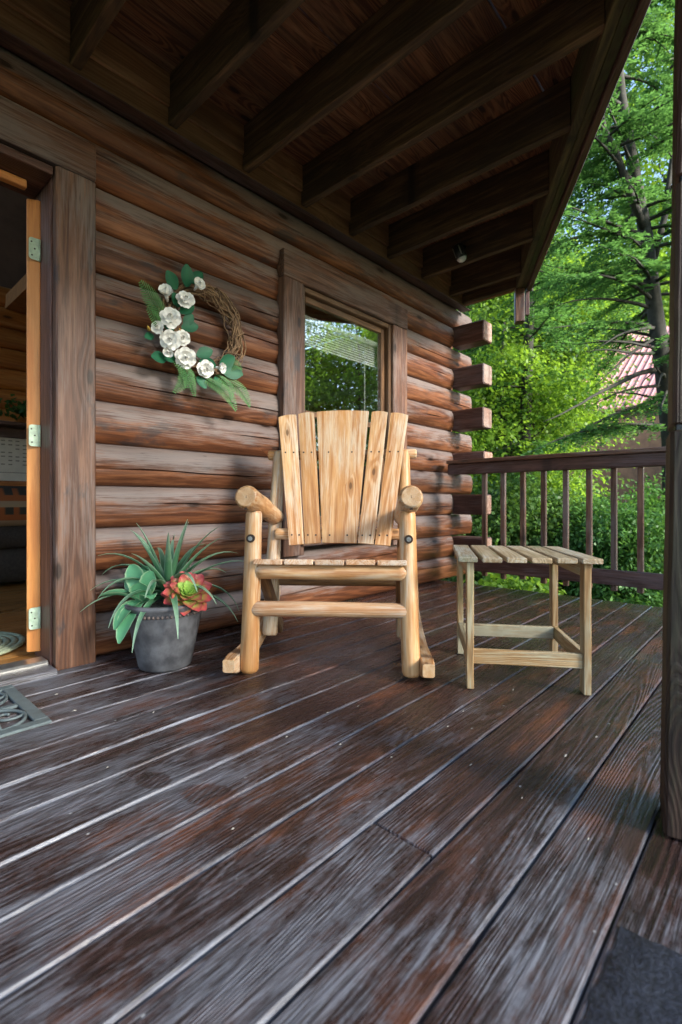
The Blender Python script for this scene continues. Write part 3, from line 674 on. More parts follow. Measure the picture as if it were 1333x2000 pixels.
# spotlight under the balcony
lp = at(900, 497, 0, 3.13)
spot = thing('spotlight', 'small black outdoor spotlight with clear lens under the balcony joists', 'spotlight', lp)
Rt = Matrix.Rotation(math.radians(-14), 4, 'X') @ Matrix.Rotation(math.radians(-16), 4, 'Y')
new_obj('housing', lathe([(0.02, 0.075), (0.036, 0.065), (0.04, 0.03), (0.041, -0.02), (0.037, -0.024)], 24), 'dark', spot, Rt)
new_obj('lens', lathe([(0.012, -0.052), (0.026, -0.044), (0.034, -0.03), (0.035, -0.0245)], 24), 'white', spot, Rt)
Vt, Ft = tube_vf([(0.0, 0, 0.05), (0.02, 0.0, 0.07), (0.058, 0.0, 0.075)], 0.011, 8); new_obj('bracket', mesh(Vt, Ft, True), 'dark', spot)
for q in (-0.7, 0.55):  # pale strips standing in for reflections on the black housing
    an = math.pi + q; 
    V = [(0.0425 * math.cos(an + d), 0.0425 * math.sin(an + d), z) for z in (-0.012, 0.055) for d in (-0.1, 0.1)]
    V += [(0.0395 * math.cos(an + d), 0.0395 * math.sin(an + d), z) for z in (-0.012, 0.055) for d in (-0.1, 0.1)]
    new_obj('glint_strip', mesh(V, [(0, 1, 3, 2), (4, 6, 7, 5), (0, 4, 5, 1), (2, 3, 7, 6), (0, 2, 6, 4), (1, 5, 7, 3)]), 'metal', spot, Rt)

# porch post near the camera
pb = GP(1294, 1640)
post = thing('porch_post', 'thick dark square porch post standing close on the right', 'post', (pb.x + 0.092, pb.y - 0.056, 0.0), math.radians(12))
ld = Matrix.Rotation(-math.radians(12), 3, 'Z') @ RT * 0.017          # the post leans a little to the right
for z0, z1, w in ((0.001, 0.80, 0.142), (0.81, 1.29, 0.137), (1.30, 2.36, 0.137)):
    R, mid, L = frame(ld * z0 + UP * z0, ld * z1 + UP * z1, (0, 1, 0)); _sc[0] += 1
    new_obj('post_section', chamfer_bar(L, w, w, 0.007, 8, 0.0015, seed=_sc[0]), 'post', post, Matrix.Translation(mid) @ R)
    if z0 > 0.1: new_obj('post_joint', boxmesh(0.125, 0.125, 0.02, 0.003), 'dark', post, Matrix.Translation(ld * z0 + UP * (z0 - 0.005)))

# ================================================================== RAILING
rail = thing('porch_railing', 'dark brown wooden railing with square balusters at the porch end', 'railing', (3.6, -0.07, 0))
RY0, RY1 = 0.0, -1.93
plank('cap_rail', (0.01, RY0, 0.984), (0.01, RY1 - 0.05, 0.984), 0.11, 0.03, 'casing', rail, c=0.005, seg=10, jit=0.001)
plank('top_rail', (0.0, RY0, 0.925), (0.0, RY1, 0.925), 0.038, 0.087, 'darkwood', rail, c=0.004, seg=10, jit=0.001)
plank('bottom_rail', (0.0, -0.16, 0.16), (0.0, RY1, 0.16), 0.038, 0.1, 'darkwood', rail, c=0.004, seg=10, jit=0.001)
for i in range(11):
    yy = -0.30 - 0.1535 * i
    plank('baluster', (0.037, yy, 0.075 + random.uniform(-0.012, 0.012)), (0.037, yy, 0.966), 0.036, 0.034, 'casing', rail, nrm=(0, -1, 0), c=0.003, seg=3)
plank('corner_post', (0.0, RY1 - 0.05, 0.001), (0.0, RY1 - 0.05, 0.965), 0.09, 0.09, 'post', rail, nrm=(0, 1, 0))

# ================================================================== ROCKING CHAIR
u = Vector((0.62, -0.78, 0)).normalized()
CO = Vector((1.335, -0.87, 0)); crz = math.atan2(u.y, u.x)
ch = thing('rocking_chair', 'rustic honey coloured log rocking chair with fan back beside the window', 'rocking chair', CO, crz)
def cp(a, b, c): return Vector((a, b, c))
for s in (-1, 1):
    pole('front_leg', cp(s * 0.307, 0.0, 0.012), cp(s * 0.292, 0.012, 0.625), 0.036, 0.031, 'chair', ch, nrm=(0, -1, 0), wob=0.06, endmat='chairend')
    pole('armrest', cp(s * 0.298 + 0.004, -0.10, 0.678), cp(s * 0.296, 0.47, 0.585), 0.044, 0.038, 'chair', ch, wob=0.07, endmat='chairend', n=20)
    pole('back_post', cp(s * 0.300, 0.33, 0.06), cp(s * 0.305 + 0.006, 0.545, 0.905), 0.035, 0.029, 'chair', ch, nrm=(0, -1, 0), wob=0.05, bow=0.01)
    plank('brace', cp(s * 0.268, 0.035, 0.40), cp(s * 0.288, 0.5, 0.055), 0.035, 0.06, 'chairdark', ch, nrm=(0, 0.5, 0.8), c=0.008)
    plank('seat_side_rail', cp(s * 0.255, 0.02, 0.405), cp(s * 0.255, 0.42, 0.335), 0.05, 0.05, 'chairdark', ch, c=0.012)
    # rocker: curved plank outside the legs
    V = []; seg = 22; t_ = 0.05; r_ = 1.35; F = []
    for i in range(seg + 1):
        vv = -0.085 + 0.88 * i / seg; zb = ((vv - 0.16) ** 2) / (2 * r_) ; hh = 0.072
        e = min(i, seg - i); ins = 0.012 if e == 0 else (0.004 if e == 1 else 0)
        for (yy, zz) in ((-t_ / 2 + 0.004 + ins * .5, zb + ins), (t_ / 2 - 0.004 - ins * .5, zb + ins), (t_ / 2 - ins * .3, zb + 0.005 + ins), (t_ / 2 - ins * .3, zb + hh - 0.005 - ins), (t_ / 2 - 0.004 - ins * .5, zb + hh - ins), (-t_ / 2 + 0.004 + ins * .5, zb + hh - ins), (-t_ / 2 + ins * .3, zb + hh - 0.005 - ins), (-t_ / 2 + ins * .3, zb + 0.005 + ins)):
            V.append((vv, yy, zz))
    for i in range(seg):
        for j in range(8): F.append((i * 8 + j, (i + 1) * 8 + j, (i + 1) * 8 + (j + 1) % 8, i * 8 + (j + 1) % 8))
    F.append(tuple(range(8))); F.append(tuple(range(seg * 8 + 7, seg * 8 - 1, -1)))
    me = mesh([(x, y, z - 0.022) for x, y, z in V], F)
    rk = new_obj('rocker', me, 'chair', ch, Matrix.Translation((s * 0.3625, 0, 0.0225)) @ Matrix.Rotation(math.pi / 2, 4, 'Z'))
    me.materials.append(M['chairend'])
    for p in me.polygons:
        if len(p.vertices) > 4: p.material_index = 1
    e0 = cp(s * 0.298 + 0.004, -0.1008, 0.678)
    V = [e0 + Vector((0.002 * -s, -0.0004, 0.006)), e0 + Vector((-0.007, 0.002, -0.047)), e0 + Vector((0.004, 0.002, -0.047)), e0 + Vector((0.002 * -s, 0.03, 0.0)), e0 + Vector((-0.007, 0.05, -0.0475)), e0 + Vector((0.004, 0.05, -0.0475))]
    new_obj('end_crack', mesh(V, [(0, 1, 2), (3, 5, 4), (0, 3, 4, 1), (0, 2, 5, 3), (1, 4, 5, 2)]), 'hole', ch)
    # bored bolt hole in the leg
    for nm, r0, r1, mt in (('bolt_hole', 0.016, 0.016, 'hole'), ('bolt_head', 0.0085, 0.007, 'bolt')):
        yy = -0.036 if nm == 'bolt_hole' else -0.0375
        Vt, Ft = tube_vf([(s * 0.296, 0.0, 0.525), (s * 0.296, yy + 0.006, 0.525)], 0.0, 14)
        V, F = tube_vf([(s * 0.2955, -0.01, 0.522), (s * 0.2955, yy + 0.004, 0.522)], r0, 14); new_obj(nm, mesh(V, F), mt, ch)
pole('seat_rail', cp(-0.29, 0.0, 0.397), cp(0.3, 0.0, 0.395), 0.031, 0.031, 'chair', ch, wob=0.07, rnd=1.2)
pole('front_stretcher', cp(-0.302, -0.002, 0.254), cp(0.305, -0.002, 0.253), 0.030, 0.028, 'seat', ch, wob=0.04, rnd=0.9)
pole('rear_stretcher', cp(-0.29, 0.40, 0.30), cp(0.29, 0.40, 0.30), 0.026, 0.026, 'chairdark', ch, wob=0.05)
pole('upper_crossbar', cp(-0.352, 0.545, 0.888), cp(0.372, 0.545, 0.892), 0.025, 0.023, 'chair', ch, wob=0.05, endmat='chairend')
pole('lower_crossbar', cp(-0.29, 0.402, 0.512), cp(0.30, 0.402, 0.512), 0.026, 0.026, 'chair', ch, wob=0.05, endmat='chairend')
for q in range(5):
    x = -0.2815 + 0.115 * (q + 0.5) - 0.002
    plank('seat_slat', cp(x, -0.045 + random.uniform(-.004, .004), 0.437), cp(x - 0.01 * (q - 2) * 0.4, 0.40, 0.372), 0.108, 0.02, 'seat', ch, c=0.003, seg=4, jit=0.001)
# fan of back boards, each a tapered board with a curved top of the fan
def back_board(xb0, xb1, xt0, xt1, zt0, zt1, zb0, zb1):
    pb_ = Vector(((xb0 + xb1) / 2, 0.355, (zb0 + zb1) / 2)); pt_ = Vector(((xt0 + xt1) / 2, 0.545, (zt0 + zt1) / 2))
    R, mid, L = frame(pb_, pt_, (0, -1, 0.3)); inv = (Matrix.Translation(mid) @ R).inverted()
    def pl(x, z):                                     # place on the inclined back plane
        k = (z - 0.47) / (1.09 - 0.47); return inv @ Vector((x, 0.355 + 0.19 * k, z))
    V = []; F = []; th = 0.019; nu, nv = 7, 10
    for sgn in (1, -1):
        for j in range(nv + 1):
            for i in range(nu + 1):
                a_ = i / nu; b_ = j / nv
                x0 = xb0 + (xt0 - xb0) * b_; x1 = xb1 + (xt1 - xb1) * b_
                zz = (zb0 + (zb1 - zb0) * a_) * (1 - b_) + (zt0 + (zt1 - zt0) * a_ + 0.006 * math.sin(a_ * math.pi)) * b_
                p = pl(x0 + (x1 - x0) * a_, zz); ed = 0.0015 if i in (0, nu) or j in (0, nv) else 0
                p = p + Vector((0, 0, sgn * (th / 2 - ed) + 0.0012 * mnoise.noise((a_ * 2 + xb0 * 30, b_ * 5, 0))))
                V.append(p)
    m_ = (nu + 1) * (nv + 1)
    for j in range(nv):
        for i in range(nu):
            q0 = j * (nu + 1) + i; F.append((q0, q0 + nu + 1, q0 + nu + 2, q0 + 1)); q0 += m_; F.append((q0, q0 + 1, q0 + nu + 2, q0 + nu + 1))
    bd = [i for i in range(nu + 1)] + [(j + 1) * (nu + 1) - 1 for j in range(1, nv + 1)] + [nv * (nu + 1) + i for i in range(nu - 1, -1, -1)] + [j * (nu + 1) for j in range(nv - 1, 0, -1)]
    for a_, b_ in zip(bd, bd[1:] + bd[:1]): F.append((a_, b_, b_ + m_, a_ + m_))
    return new_obj('back_board', mesh(V, F), 'chair', ch, Matrix.Translation(mid) @ R), pl, (Matrix.Translation(mid) @ R)
BB = [(-0.214, -0.148, -0.300, -0.214, 1.072, 1.084, 0.462, 0.468), (-0.143, -0.071, -0.203, -0.126, 1.087, 1.093, 0.468, 0.474), (-0.0645, 0.089, -0.112, 0.142, 1.098, 1.098, 0.474, 0.474),
      (0.0955, 0.166, 0.157, 0.233, 1.094, 1.090, 0.474, 0.469), (0.1715, 0.24, 0.249, 0.332, 1.088, 1.074, 0.468, 0.462)]
for bb in BB:
    o, pl, mw = back_board(*bb)
    for zz in (0.507, 0.893):
        k = (zz - 0.47) / 0.62; x0 = bb[0] + (bb[2] - bb[0]) * k; x1 = bb[1] + (bb[3] - bb[1]) * k
        for a_ in (0.22, 0.72):
            p = pl(x0 + (x1 - x0) * a_, zz); V, F = tube_vf([p + Vector((0, 0, 0.007)), p + Vector((0, 0, 0.0108))], 0.0042, 8)
            new_obj('screw', mesh(V, F), 'screw', o)
# ================================================================== SIDE TABLE
u2 = Vector((0.553, -0.833, 0)).normalized()
tb = thing('side_table', 'small weathered slatted wooden side table next to the rocking chair', 'table', (1.597, -1.311, 0), math.atan2(u2.y, u2.x))
TW, TD, TZ = 0.388, 0.40, 0.468
for (x, y) in ((0.0, 0.0), (TW, 0.0), (0.0, TD), (TW, TD)):
    plank('leg', (x, y, 0.002), (x, y, TZ - 0.02), 0.024, 0.046, 'table', tb, nrm=(0, -1, 0) if True else None, c=0.002, seg=5, jit=0.0006)
for y in (-0.003, TD + 0.003):
    s = -1 if y < 0.1 else 1
    plank('apron', (-0.02, y + s * 0.0295, TZ - 0.041), (TW + 0.02, y + s * 0.0295, TZ - 0.041), 0.017, 0.04, 'table', tb, c=0.002) if s > 0 else None
    plank('stretcher', (0.0125, y * 0.9, 0.113), (TW - 0.0125, y * 0.9, 0.113), 0.02, 0.05, 'table', tb, c=0.002)
for x in (0.0, TW):
    plank('side_stretcher', (x, 0.0235, 0.113), (x, TD - 0.0235, 0.113), 0.02, 0.05, 'table', tb, c=0.002)
    plank('side_apron', (x, 0.0235, TZ - 0.044), (x, TD - 0.0235, TZ - 0.044), 0.02, 0.045, 'table', tb, c=0.002)
for q in range(6):
    x = -0.0 + (TW + 0.0) * q / 5
    o = plank('top_slat', (x + (0.004 * (q - 2.5)), -0.045 - 0.004 * math.sin(q), TZ - 0.009), (x - 0.002 * (q - 2.5), TD + 0.035, TZ - 0.009), 0.066, 0.018, 'tabletop', tb, c=0.003, seg=5, jit=0.0008)

# ================================================================== PLANTER AND PLANTS
pc = Vector((0.98, -0.293, 0))
pot = thing('planter_pot', 'charcoal grey round planter pot with beaded rim beside the door casing', 'plant pot', pc)
new_obj('pot_body', lathe([(0.08, 0.002), (0.098, 0.004), (0.102, 0.012), (0.118, 0.09), (0.134, 0.17), (0.141, 0.205), (0.144, 0.212), (0.144, 0.236), (0.15, 0.242), (0.155, 0.252), (0.153, 0.262), (0.143, 0.264), (0.137, 0.258), (0.132, 0.228), (0.06, 0.222)], 48), 'pot', pot)
bm = lathe([(0.001, -0.0065), (0.0045, -0.005), (0.0065, 0), (0.0045, 0.005), (0.001, 0.0065)], 8)
for q in range(56):
    a = 2 * math.pi * q / 56; new_obj('bead', bm, 'bead', pot, Matrix.Translation((0.1455 * math.cos(a), 0.1455 * math.sin(a), 0.224)))
V = [(0, 0, 0.012)]; F = []
for r in range(1, 7):
    for k in range(36):
        a = 2 * math.pi * k / 36; V.append((0.131 * r / 6 * math.cos(a), 0.131 * r / 6 * math.sin(a), 0.010 * (1 - r / 6) + random.uniform(-0.003, 0.003)))
for k in range(36): F.append((0, 1 + k, 1 + (k + 1) % 36))
for r in range(5):
    for k in range(36): a, b = 1 + r * 36 + k, 1 + r * 36 + (k + 1) % 36; F.append((a, a + 36, b + 36, b))
new_obj('soil', mesh(V, F, True), 'soil', pot, Matrix.Translation((0, 0, 0.234)))

def blade(path, widths, normal_hint, cup=0.0, thick=0.004, nu=4):
    """leaf along a path; returns mesh with along/across attributes"""
    V = []; F = []; al = []; ac = []
    pts = [Vector(p) for p in path]; n_ = len(pts)
    for i, p in enumerate(pts):
        t = (pts[min(i + 1, n_ - 1)] - pts[max(i - 1, 0)]).normalized()
        nh = Vector(normal_hint); b = t.cross(nh); b = b.normalized() if b.length > 1e-5 else t.orthogonal().normalized(); nn = b.cross(t).normalized()
        for side in (1, -1):
            for j in range(nu * 2 + 1):
                q = (j - nu) / nu; w_ = widths[i] * q
                z = cup * widths[i] * (q * q) + side * thick * 0.5 * (1 - abs(q) ** 3) * min(1, 3 * (1 - i / (n_ - 1)) + 0.15)
                V.append(p + b * w_ + nn * z); al.append(i / (n_ - 1)); ac.append(abs(q))
    m_ = 2 * (nu * 2 + 1); k_ = nu * 2 + 1
    for i in range(n_ - 1):
        for j in range(nu * 2):
            a = i * m_ + j; F.append((a, a + 1, a + m_ + 1, a + m_)); a += k_; F.append((a, a + m_, a + m_ + 1, a + 1))
    me = mesh(V, F, True); slot(me, 'along', al); slot(me, 'across', ac); return me
def curve_path(base, d, L, droop, n_=9, lift=0.0):
    p = Vector(base); d = Vector(d).normalized(); out = [p.copy()]
    for i in range(n_ - 1):
        d = (d + Vector((0, 0, -droop * (i + 1) / n_))).normalized(); p = p + d * L / (n_ - 1); out.append(p.copy())
    return out
CR, CF = RT.copy(), FW.copy()                           # right / away as seen from the camera, for laying leaves out round the pot
air = thing('spiky_air_plant', 'spiky thin leaved silvery green plant at the back of the grey pot', 'plant', pc + CR * -0.005 + CF * 0.045 + UP * 0.243)
rr = random.Random(3)
for q in range(34):
    a = q * 2.399; el = 1.35 - 1.15 * (q / 34) ** 0.8
    L = rr.uniform(0.25, 0.35) if q > 6 else rr.uniform(0.25, 0.33)
    d = Vector((math.cos(a) * math.cos(el), math.sin(a) * math.cos(el), math.sin(el)))
    base = Vector((math.cos(a) * 0.018, math.sin(a) * 0.018, 0.02 + 0.055 * (1 - q / 34)))
    pth = curve_path(base, d, L, rr.uniform(0.12, 0.38) * (0.25 + math.cos(el)), 11)
    wd_ = [0.0178 * (1 - (i / 10) ** 1.3) + 0.0012 for i in range(11)]
    new_obj('leaf', blade(pth, wd_, UP if el < 1.1 else -d + UP * 0.01 + Vector((math.cos(a), math.sin(a), 0)) * -1, 0.5, 0.004, 2), 'spike', air)
Vt, Ft = tube_vf([(0, 0, -0.02), (0, 0, 0.09)], [0.022, 0.014], 10); new_obj('stem', mesh(Vt, Ft, True), 'spike', air)

aga = thing('agave_plant', 'broad leaved green agave leaning over the left rim of the grey pot', 'plant', pc + CR * -0.072 + CF * -0.03 + UP * 0.246)
LV = [  # (right, toward camera, up) tip offsets, width, droop
    ((-0.155, 0.05, 0.035), 0.030, 0.10), ((-0.06, 0.125, -0.075), 0.030, 0.30), ((-0.035, 0.145, -0.12), 0.031, 0.35), ((0.0, 0.05, 0.09), 0.036, 0.05), ((-0.06, -0.01, 0.15), 0.033, 0.0),
    ((0.045, 0.03, 0.13), 0.028, 0.02), ((-0.02, -0.05, 0.14), 0.028, 0.0), ((0.06, 0.08, 0.03), 0.026, 0.2), ((-0.10, -0.05, 0.09), 0.028, 0.1)]
for (r_, t_, z_), w_, dr in LV:
    tip = CR * r_ - CF * t_ + UP * z_; L = tip.length
    n_ = 16; pth = []
    for i in range(n_):
        k = i / (n_ - 1); pth.append(tip * k + UP * (4 * k * (1 - k)) * L * (0.10 + dr * 0.35) + UP * 0.012)
    wd_ = [w_ * 1.15 * (0.5 + 0.6 * math.sin(min(1, i / (n_ - 1) * 1.1) * math.pi * 0.7)) * max(0.04, 1 - (i / (n_ - 1)) ** 5) ** 0.6 * (1 + 0.03 * (-1) ** i) for i in range(n_)]
    new_obj('leaf', blade(pth, wd_, UP if z_ < 0.08 else (-CF), 0.35, 0.010, 4), 'agave', aga)

ros = thing('red_succulent', 'red tipped succulent rosette with lime green heart in the grey pot', 'plant', pc + CR * 0.098 + CF * -0.03 + UP * 0.285)
axis = (UP * 0.72 - CF * 0.62 + CR * 0.28).normalized(); e1 = axis.orthogonal().normalized(); e2_ = axis.cross(e1)
for q in range(42):
    a = q * 2.399; k = q / 42; el = 1.3 - 1.45 * k ** 0.7
    L = 0.028 + 0.066 * min(1, k * 1.5); rad = (e1 * math.cos(a) + e2_ * math.sin(a))
    d = rad * math.cos(el) + axis * math.sin(el)
    base = axis * (0.018 * (1 - k)) + rad * 0.006
    pth = [base + d * L * i / 7 + axis * (0.014 * (i / 7) ** 2 * (1 if k > .3 else 0.2)) for i in range(8)]
    ww = 0.011 + 0.016 * min(1, k * 1.8)
    wd_ = [ww * s_ for s_ in (0.4, 0.55, 0.75, 0.92, 1.0, 0.97, 0.78, 0.2)]
    me = blade(pth, wd_, axis, 0.45, 0.006, 3)
    if k < 0.28: me.attributes['along'].data.foreach_set('value', np.array([v.value * 0.45 for v in me.attributes['along'].data], np.float32)); me.attributes['across'].data.foreach_set('value', np.zeros(len(me.vertices), np.float32))
    new_obj('leaf', me, 'rose', ros)

# ================================================================== WREATH
wc = Vector((1.305, -0.055, 1.495))
wr = thing('wreath', 'grapevine wreath with white silk flowers and ferns hanging on the log wall', 'wreath', wc)
RR = random.Random(5)
vine = None
for q in range(26):
    r0 = RR.uniform(0.158, 0.222); ph = RR.uniform(0, 6.28); a0 = RR.uniform(0, 6.28); ex, ez = RR.uniform(-0.012, 0.012), RR.uniform(-0.012, 0.012)
    pts = []
    for i in range(45):
        a = a0 + 6.6 * i / 44
        r = r0 + 0.016 * math.sin(a * 3 + ph) + 0.006 * math.sin(a * 11 + ph * 2)
        pts.append((ex + r * math.cos(a), 0.018 * math.cos(a * 4 + ph * 1.7) * RR.uniform(0.8, 1.0) - 0.005, ez + r * math.sin(a)))
    V, F = tube_vf(pts, 0.0036 * RR.uniform(0.7, 1.25), 6); new_obj('vine_strand', mesh(V, F, True), 'vine', wr)
for ang_ in (1.15, 0.55, 0.05, -0.5, 1.7, -1.2, -2.4, 2.6):   # wrapped binding vines
    pts = []; cc = Vector((0.19 * math.cos(ang_), 0, 0.19 * math.sin(ang_))); rd = Vector((math.cos(ang_), 0, math.sin(ang_))); tg = Vector((-math.sin(ang_), 0, math.cos(ang_)))
    for i in range(15):
        t = 2 * math.pi * i / 12; pts.append(cc + rd * 0.043 * math.cos(t) + Vector((0, 0.029, 0)) * math.sin(t) + tg * (0.012 * i / 6 - 0.012 + 0.02 * math.cos(t)))
    V, F = tube_vf(pts, 0.0032, 6); new_obj('binding_vine', mesh(V, F, True), 'vine', wr)
def wl(px, py, y=-0.10): return WP(px, py, y) - wc
def petal_mesh(L, W, cup, ruf):
    V = []; F = []; nu, nv = 6, 6
    for j in range(nv + 1):
        k = j / nv; w_ = W * (0.25 + 0.75 * math.sin(min(k * 1.15, 1) * math.pi * 0.62)) * (1 if j < nv else 0.72)
        for i in range(nu + 1):
            q = (i - nu / 2) / (nu / 2)
            V.append((L * k * (1 - 0.10 * q * q), w_ * q, cup * L * (k * k * 0.55) + cup * 0.35 * W * q * q + ruf * L * math.sin(q * 5 + k * 3) * k))
    for j in range(nv):
        for i in range(nu): a = j * (nu + 1) + i; F.append((a, a + 1, a + nu + 2, a + nu + 1))
    return mesh(V, F, True)
PET = [petal_mesh(0.050, 0.024, 0.25, 0.07), petal_mesh(0.040, 0.021, 0.6, 0.09), petal_mesh(0.026, 0.015, 1.1, 0.09)]
def flower(px, py, size, face, y=-0.115, bud=False):
    loc = wl(px, py, y); nz = Vector(face).normalized(); R = frame(-nz.orthogonal(), nz.orthogonal(), nz)[0]
    V, F = tube_vf([(0, 0, -0.035), (0, 0, 0.004)], [0.005, 0.009], 8)
    f_ = new_obj('flower', mesh(V, F, True), 'petal', wr, Matrix.Translation(loc) @ R @ Matrix.Scale(size * 0.88, 4))
    for lay, (cnt, tilt, off) in enumerate(((6, 0.05, 0.0), (5, 0.42, 0.004), (4, 0.85, 0.007))):
        if bud and lay == 0: continue
        for k in range(cnt):
            a = 2 * math.pi * k / cnt + lay * 0.5 + RR.uniform(-0.15, 0.15)
            new_obj('petal', PET[lay], 'petal', f_, Matrix.Translation((0, 0, off)) @ Matrix.Rotation(a, 4, 'Z') @ Matrix.Rotation(-tilt + RR.uniform(-0.15, 0.15), 4, 'Y'))
fc = Vector((-0.45, -1, -0.1))
for px, py, sz, dx, dz, bd in ((385, 559, 1.05, 0.3, 0.3, True), (325, 576, 1.15, -0.3, 0.7, True), (362, 587, 1.0, 0.1, 0.3, False), (333, 622, 1.12, -0.1, 0.2, False), (312, 643, 1.0, -0.6, 0.1, True), (333, 665, 1.08, -0.2, 0.0, False),
                             (356, 660, 0.85, 0.2, 0.0, False), (362, 699, 1.15, 0.0, -0.1, False), (401, 720, 0.98, 0.2, -0.2, False), (427, 718, 0.95, 0.8, -0.1, True), (330, 686, 0.85, -0.3, -0.5, True)):
    flower(px, py, sz, fc + Vector((dx, 0, dz)), bud=bd)
for px, py in ((291, 643), (353, 648)):
    V, F = tube_vf([wl(px, py, -0.10), wl(px - 2, py - 6, -0.13)], [0.008, 0.003], 8); new_obj('bud', mesh(V, F, True), 'bud', wr)
def leaf_shape(L, W):
    V = []; F = []; rn = []
    for j in range(7):
        k = j / 6; w_ = W * math.sin(math.pi * (k * 0.9 + 0.06)) ** 0.8
        for q in (-1, 0, 1): V.append((L * k, w_ * q, -0.15 * w_ * (1 - abs(q)) + 0.12 * L * math.sin(k * 2.2))); rn.append(0.2 + 0.5 * (1 - abs(q)))
    for j in range(6):
        for q in range(2): a = j * 3 + q; F.append((a, a + 1, a + 4, a + 3))
    me = mesh(V, F, True); slot(me, 'rnd', rn); return me
LS = leaf_shape(0.085, 0.03)
for px, py, an, sz, dep in ((365, 560, 1.7, 1.15, -0.085), (345, 565, 2.3, 1.0, -0.08), (350, 600, 2.2, 0.8, -0.085), (352, 610, 0.6, 0.9, -0.09), (355, 640, 0.3, 0.95, -0.09), (360, 635, 1.0, 0.8, -0.09), (325, 700, 3.3, 0.95, -0.085), (345, 695, 3.6, 0.9, -0.08),
                          (385, 695, 0.5, 1.0, -0.09), (390, 705, -0.1, 0.95, -0.09), (430, 712, 0.6, 1.05, -0.1), (435, 725, 0.0, 1.2, -0.1), (445, 718, -0.3, 1.0, -0.09), (375, 552, 0.9, 0.9, -0.085), (300, 655, 3.6, 0.6, -0.09), (385, 735, -0.9, 0.8, -0.09), (420, 735, -1.2, 0.7, -0.1), (340, 645, 2.9, 0.8, -0.085)):
    x = Vector((math.cos(an), -0.12, math.sin(an))); R = frame((0, 0, 0), x, (RR.uniform(-0.4, 0.1), -1, RR.uniform(-0.3, 0.4)))[0]
    new_obj('leaf', LS, 'leaf_silk', wr, Matrix.Translation(wl(px, py, dep)) @ R @ Matrix.Scale(sz, 4))
def fern(p0, p1, W, y0=-0.085, y1=-0.12, bend=0.02, n_=20, slim=1.0):
    a, b = wl(*p0, y0), wl(*p1, y1); R, mid, L = frame(a, b, (0, -1, 0.15)); V = []; F = []; rn = []
    def cen(k): return Vector((-L / 2 + L * k, bend * math.sin(k * math.pi), -0.02 * math.sin(k * math.pi * 0.9) * -1))
    tube_vf([cen(i / 10) for i in range(11)], [0.0022 * (1 - i / 12) for i in range(11)], 5, V, F); rn += [0.3] * len(V)
    for i in range(n_):
        k = 0.06 + 0.93 * i / n_; w_ = W * (math.sin(math.pi * min(1, 0.18 + k * 0.82)) ** 0.8 + 0.06); c_ = cen(k); lw = L / n_ * 0.30 * slim
        for s in (-1, 1):
            d = Vector((0.42, s, 0.12)).normalized(); e = Vector((1, -s * 0.3, 0)).normalized(); b0 = len(V)
            for t_, ww in ((0, 0.5), (0.35, 1.0), (0.75, 0.8), (1.0, 0.1)):
                for g_ in (-1, 1): V.append(c_ + d * w_ * t_ + e * lw * ww * g_ + Vector((0, 0, 0.06 * w_ * math.sin(t_ * 3))))
                rn += [0.15 + 0.75 * t_ * RR.random() + 0.1] * 2
            for q in range(3): F.append((b0 + q * 2, b0 + q * 2 + 1, b0 + q * 2 + 3, b0 + q * 2 + 2))
    me = mesh(V, F, True); slot(me, 'rnd', rn)
    new_obj('fern_frond', me, 'leaf_fern', wr, Matrix.Translation(mid) @ R)
fern((322, 622), (270, 547), 0.052, n_=20); fern((343, 700), (362, 762), 0.042, n_=15); fern((372, 725), (379, 778), 0.026, bend=-0.015, n_=14)
fern((398, 738), (461, 806), 0.042, -0.09, -0.15, n_=22); fern((428, 735), (488, 798), 0.042, -0.09, -0.12, n_=22); fern((318, 640), (283, 600), 0.035, n_=14); fern((355, 715), (335, 770), 0.03, n_=14); fern((420, 730), (450, 785), 0.032, n_=16); fern((440, 722), (474, 724), 0.03, n_=12)

# ================================================================== DOORMATS, SMALL STUFF ON THE DECK
mp = [GP(30, 1340), GP(92, 1416)]
mat = thing('scroll_doormat', 'grey green cast rubber doormat with openwork scrolls before the door', 'doormat', (-0.42, -0.532, 0.001))
MX, MY = 0.915, 0.425
V, F = [], []
for a, b in (((0.0, 0.0), (MX, 0)), ((0, MY), (MX, MY)), ((0, 0), (0, MY)), ((MX, 0), (MX, MY)), ((0, MY / 2), (MX, MY / 2))):
    pass
def bar2(name, a, b, w=0.03): return plank(name, (a[0], a[1], 0.005), (b[0], b[1], 0.005), w, 0.009, 'mat', mat, c=0.002, seg=1, jit=0)
bar2('border_bar', (0, 0.018), (MX, 0.018), 0.036); bar2('border_bar', (0, MY - 0.018), (MX, MY - 0.018), 0.036)
bar2('border_bar', (0.018, 0.037), (0.018, MY - 0.037), 0.036); bar2('border_bar', (MX - 0.018, 0.037), (MX - 0.018, MY - 0.037), 0.036)
bar2('middle_bar', (0.037, MY / 2), (MX - 0.037, MY / 2), 0.022)
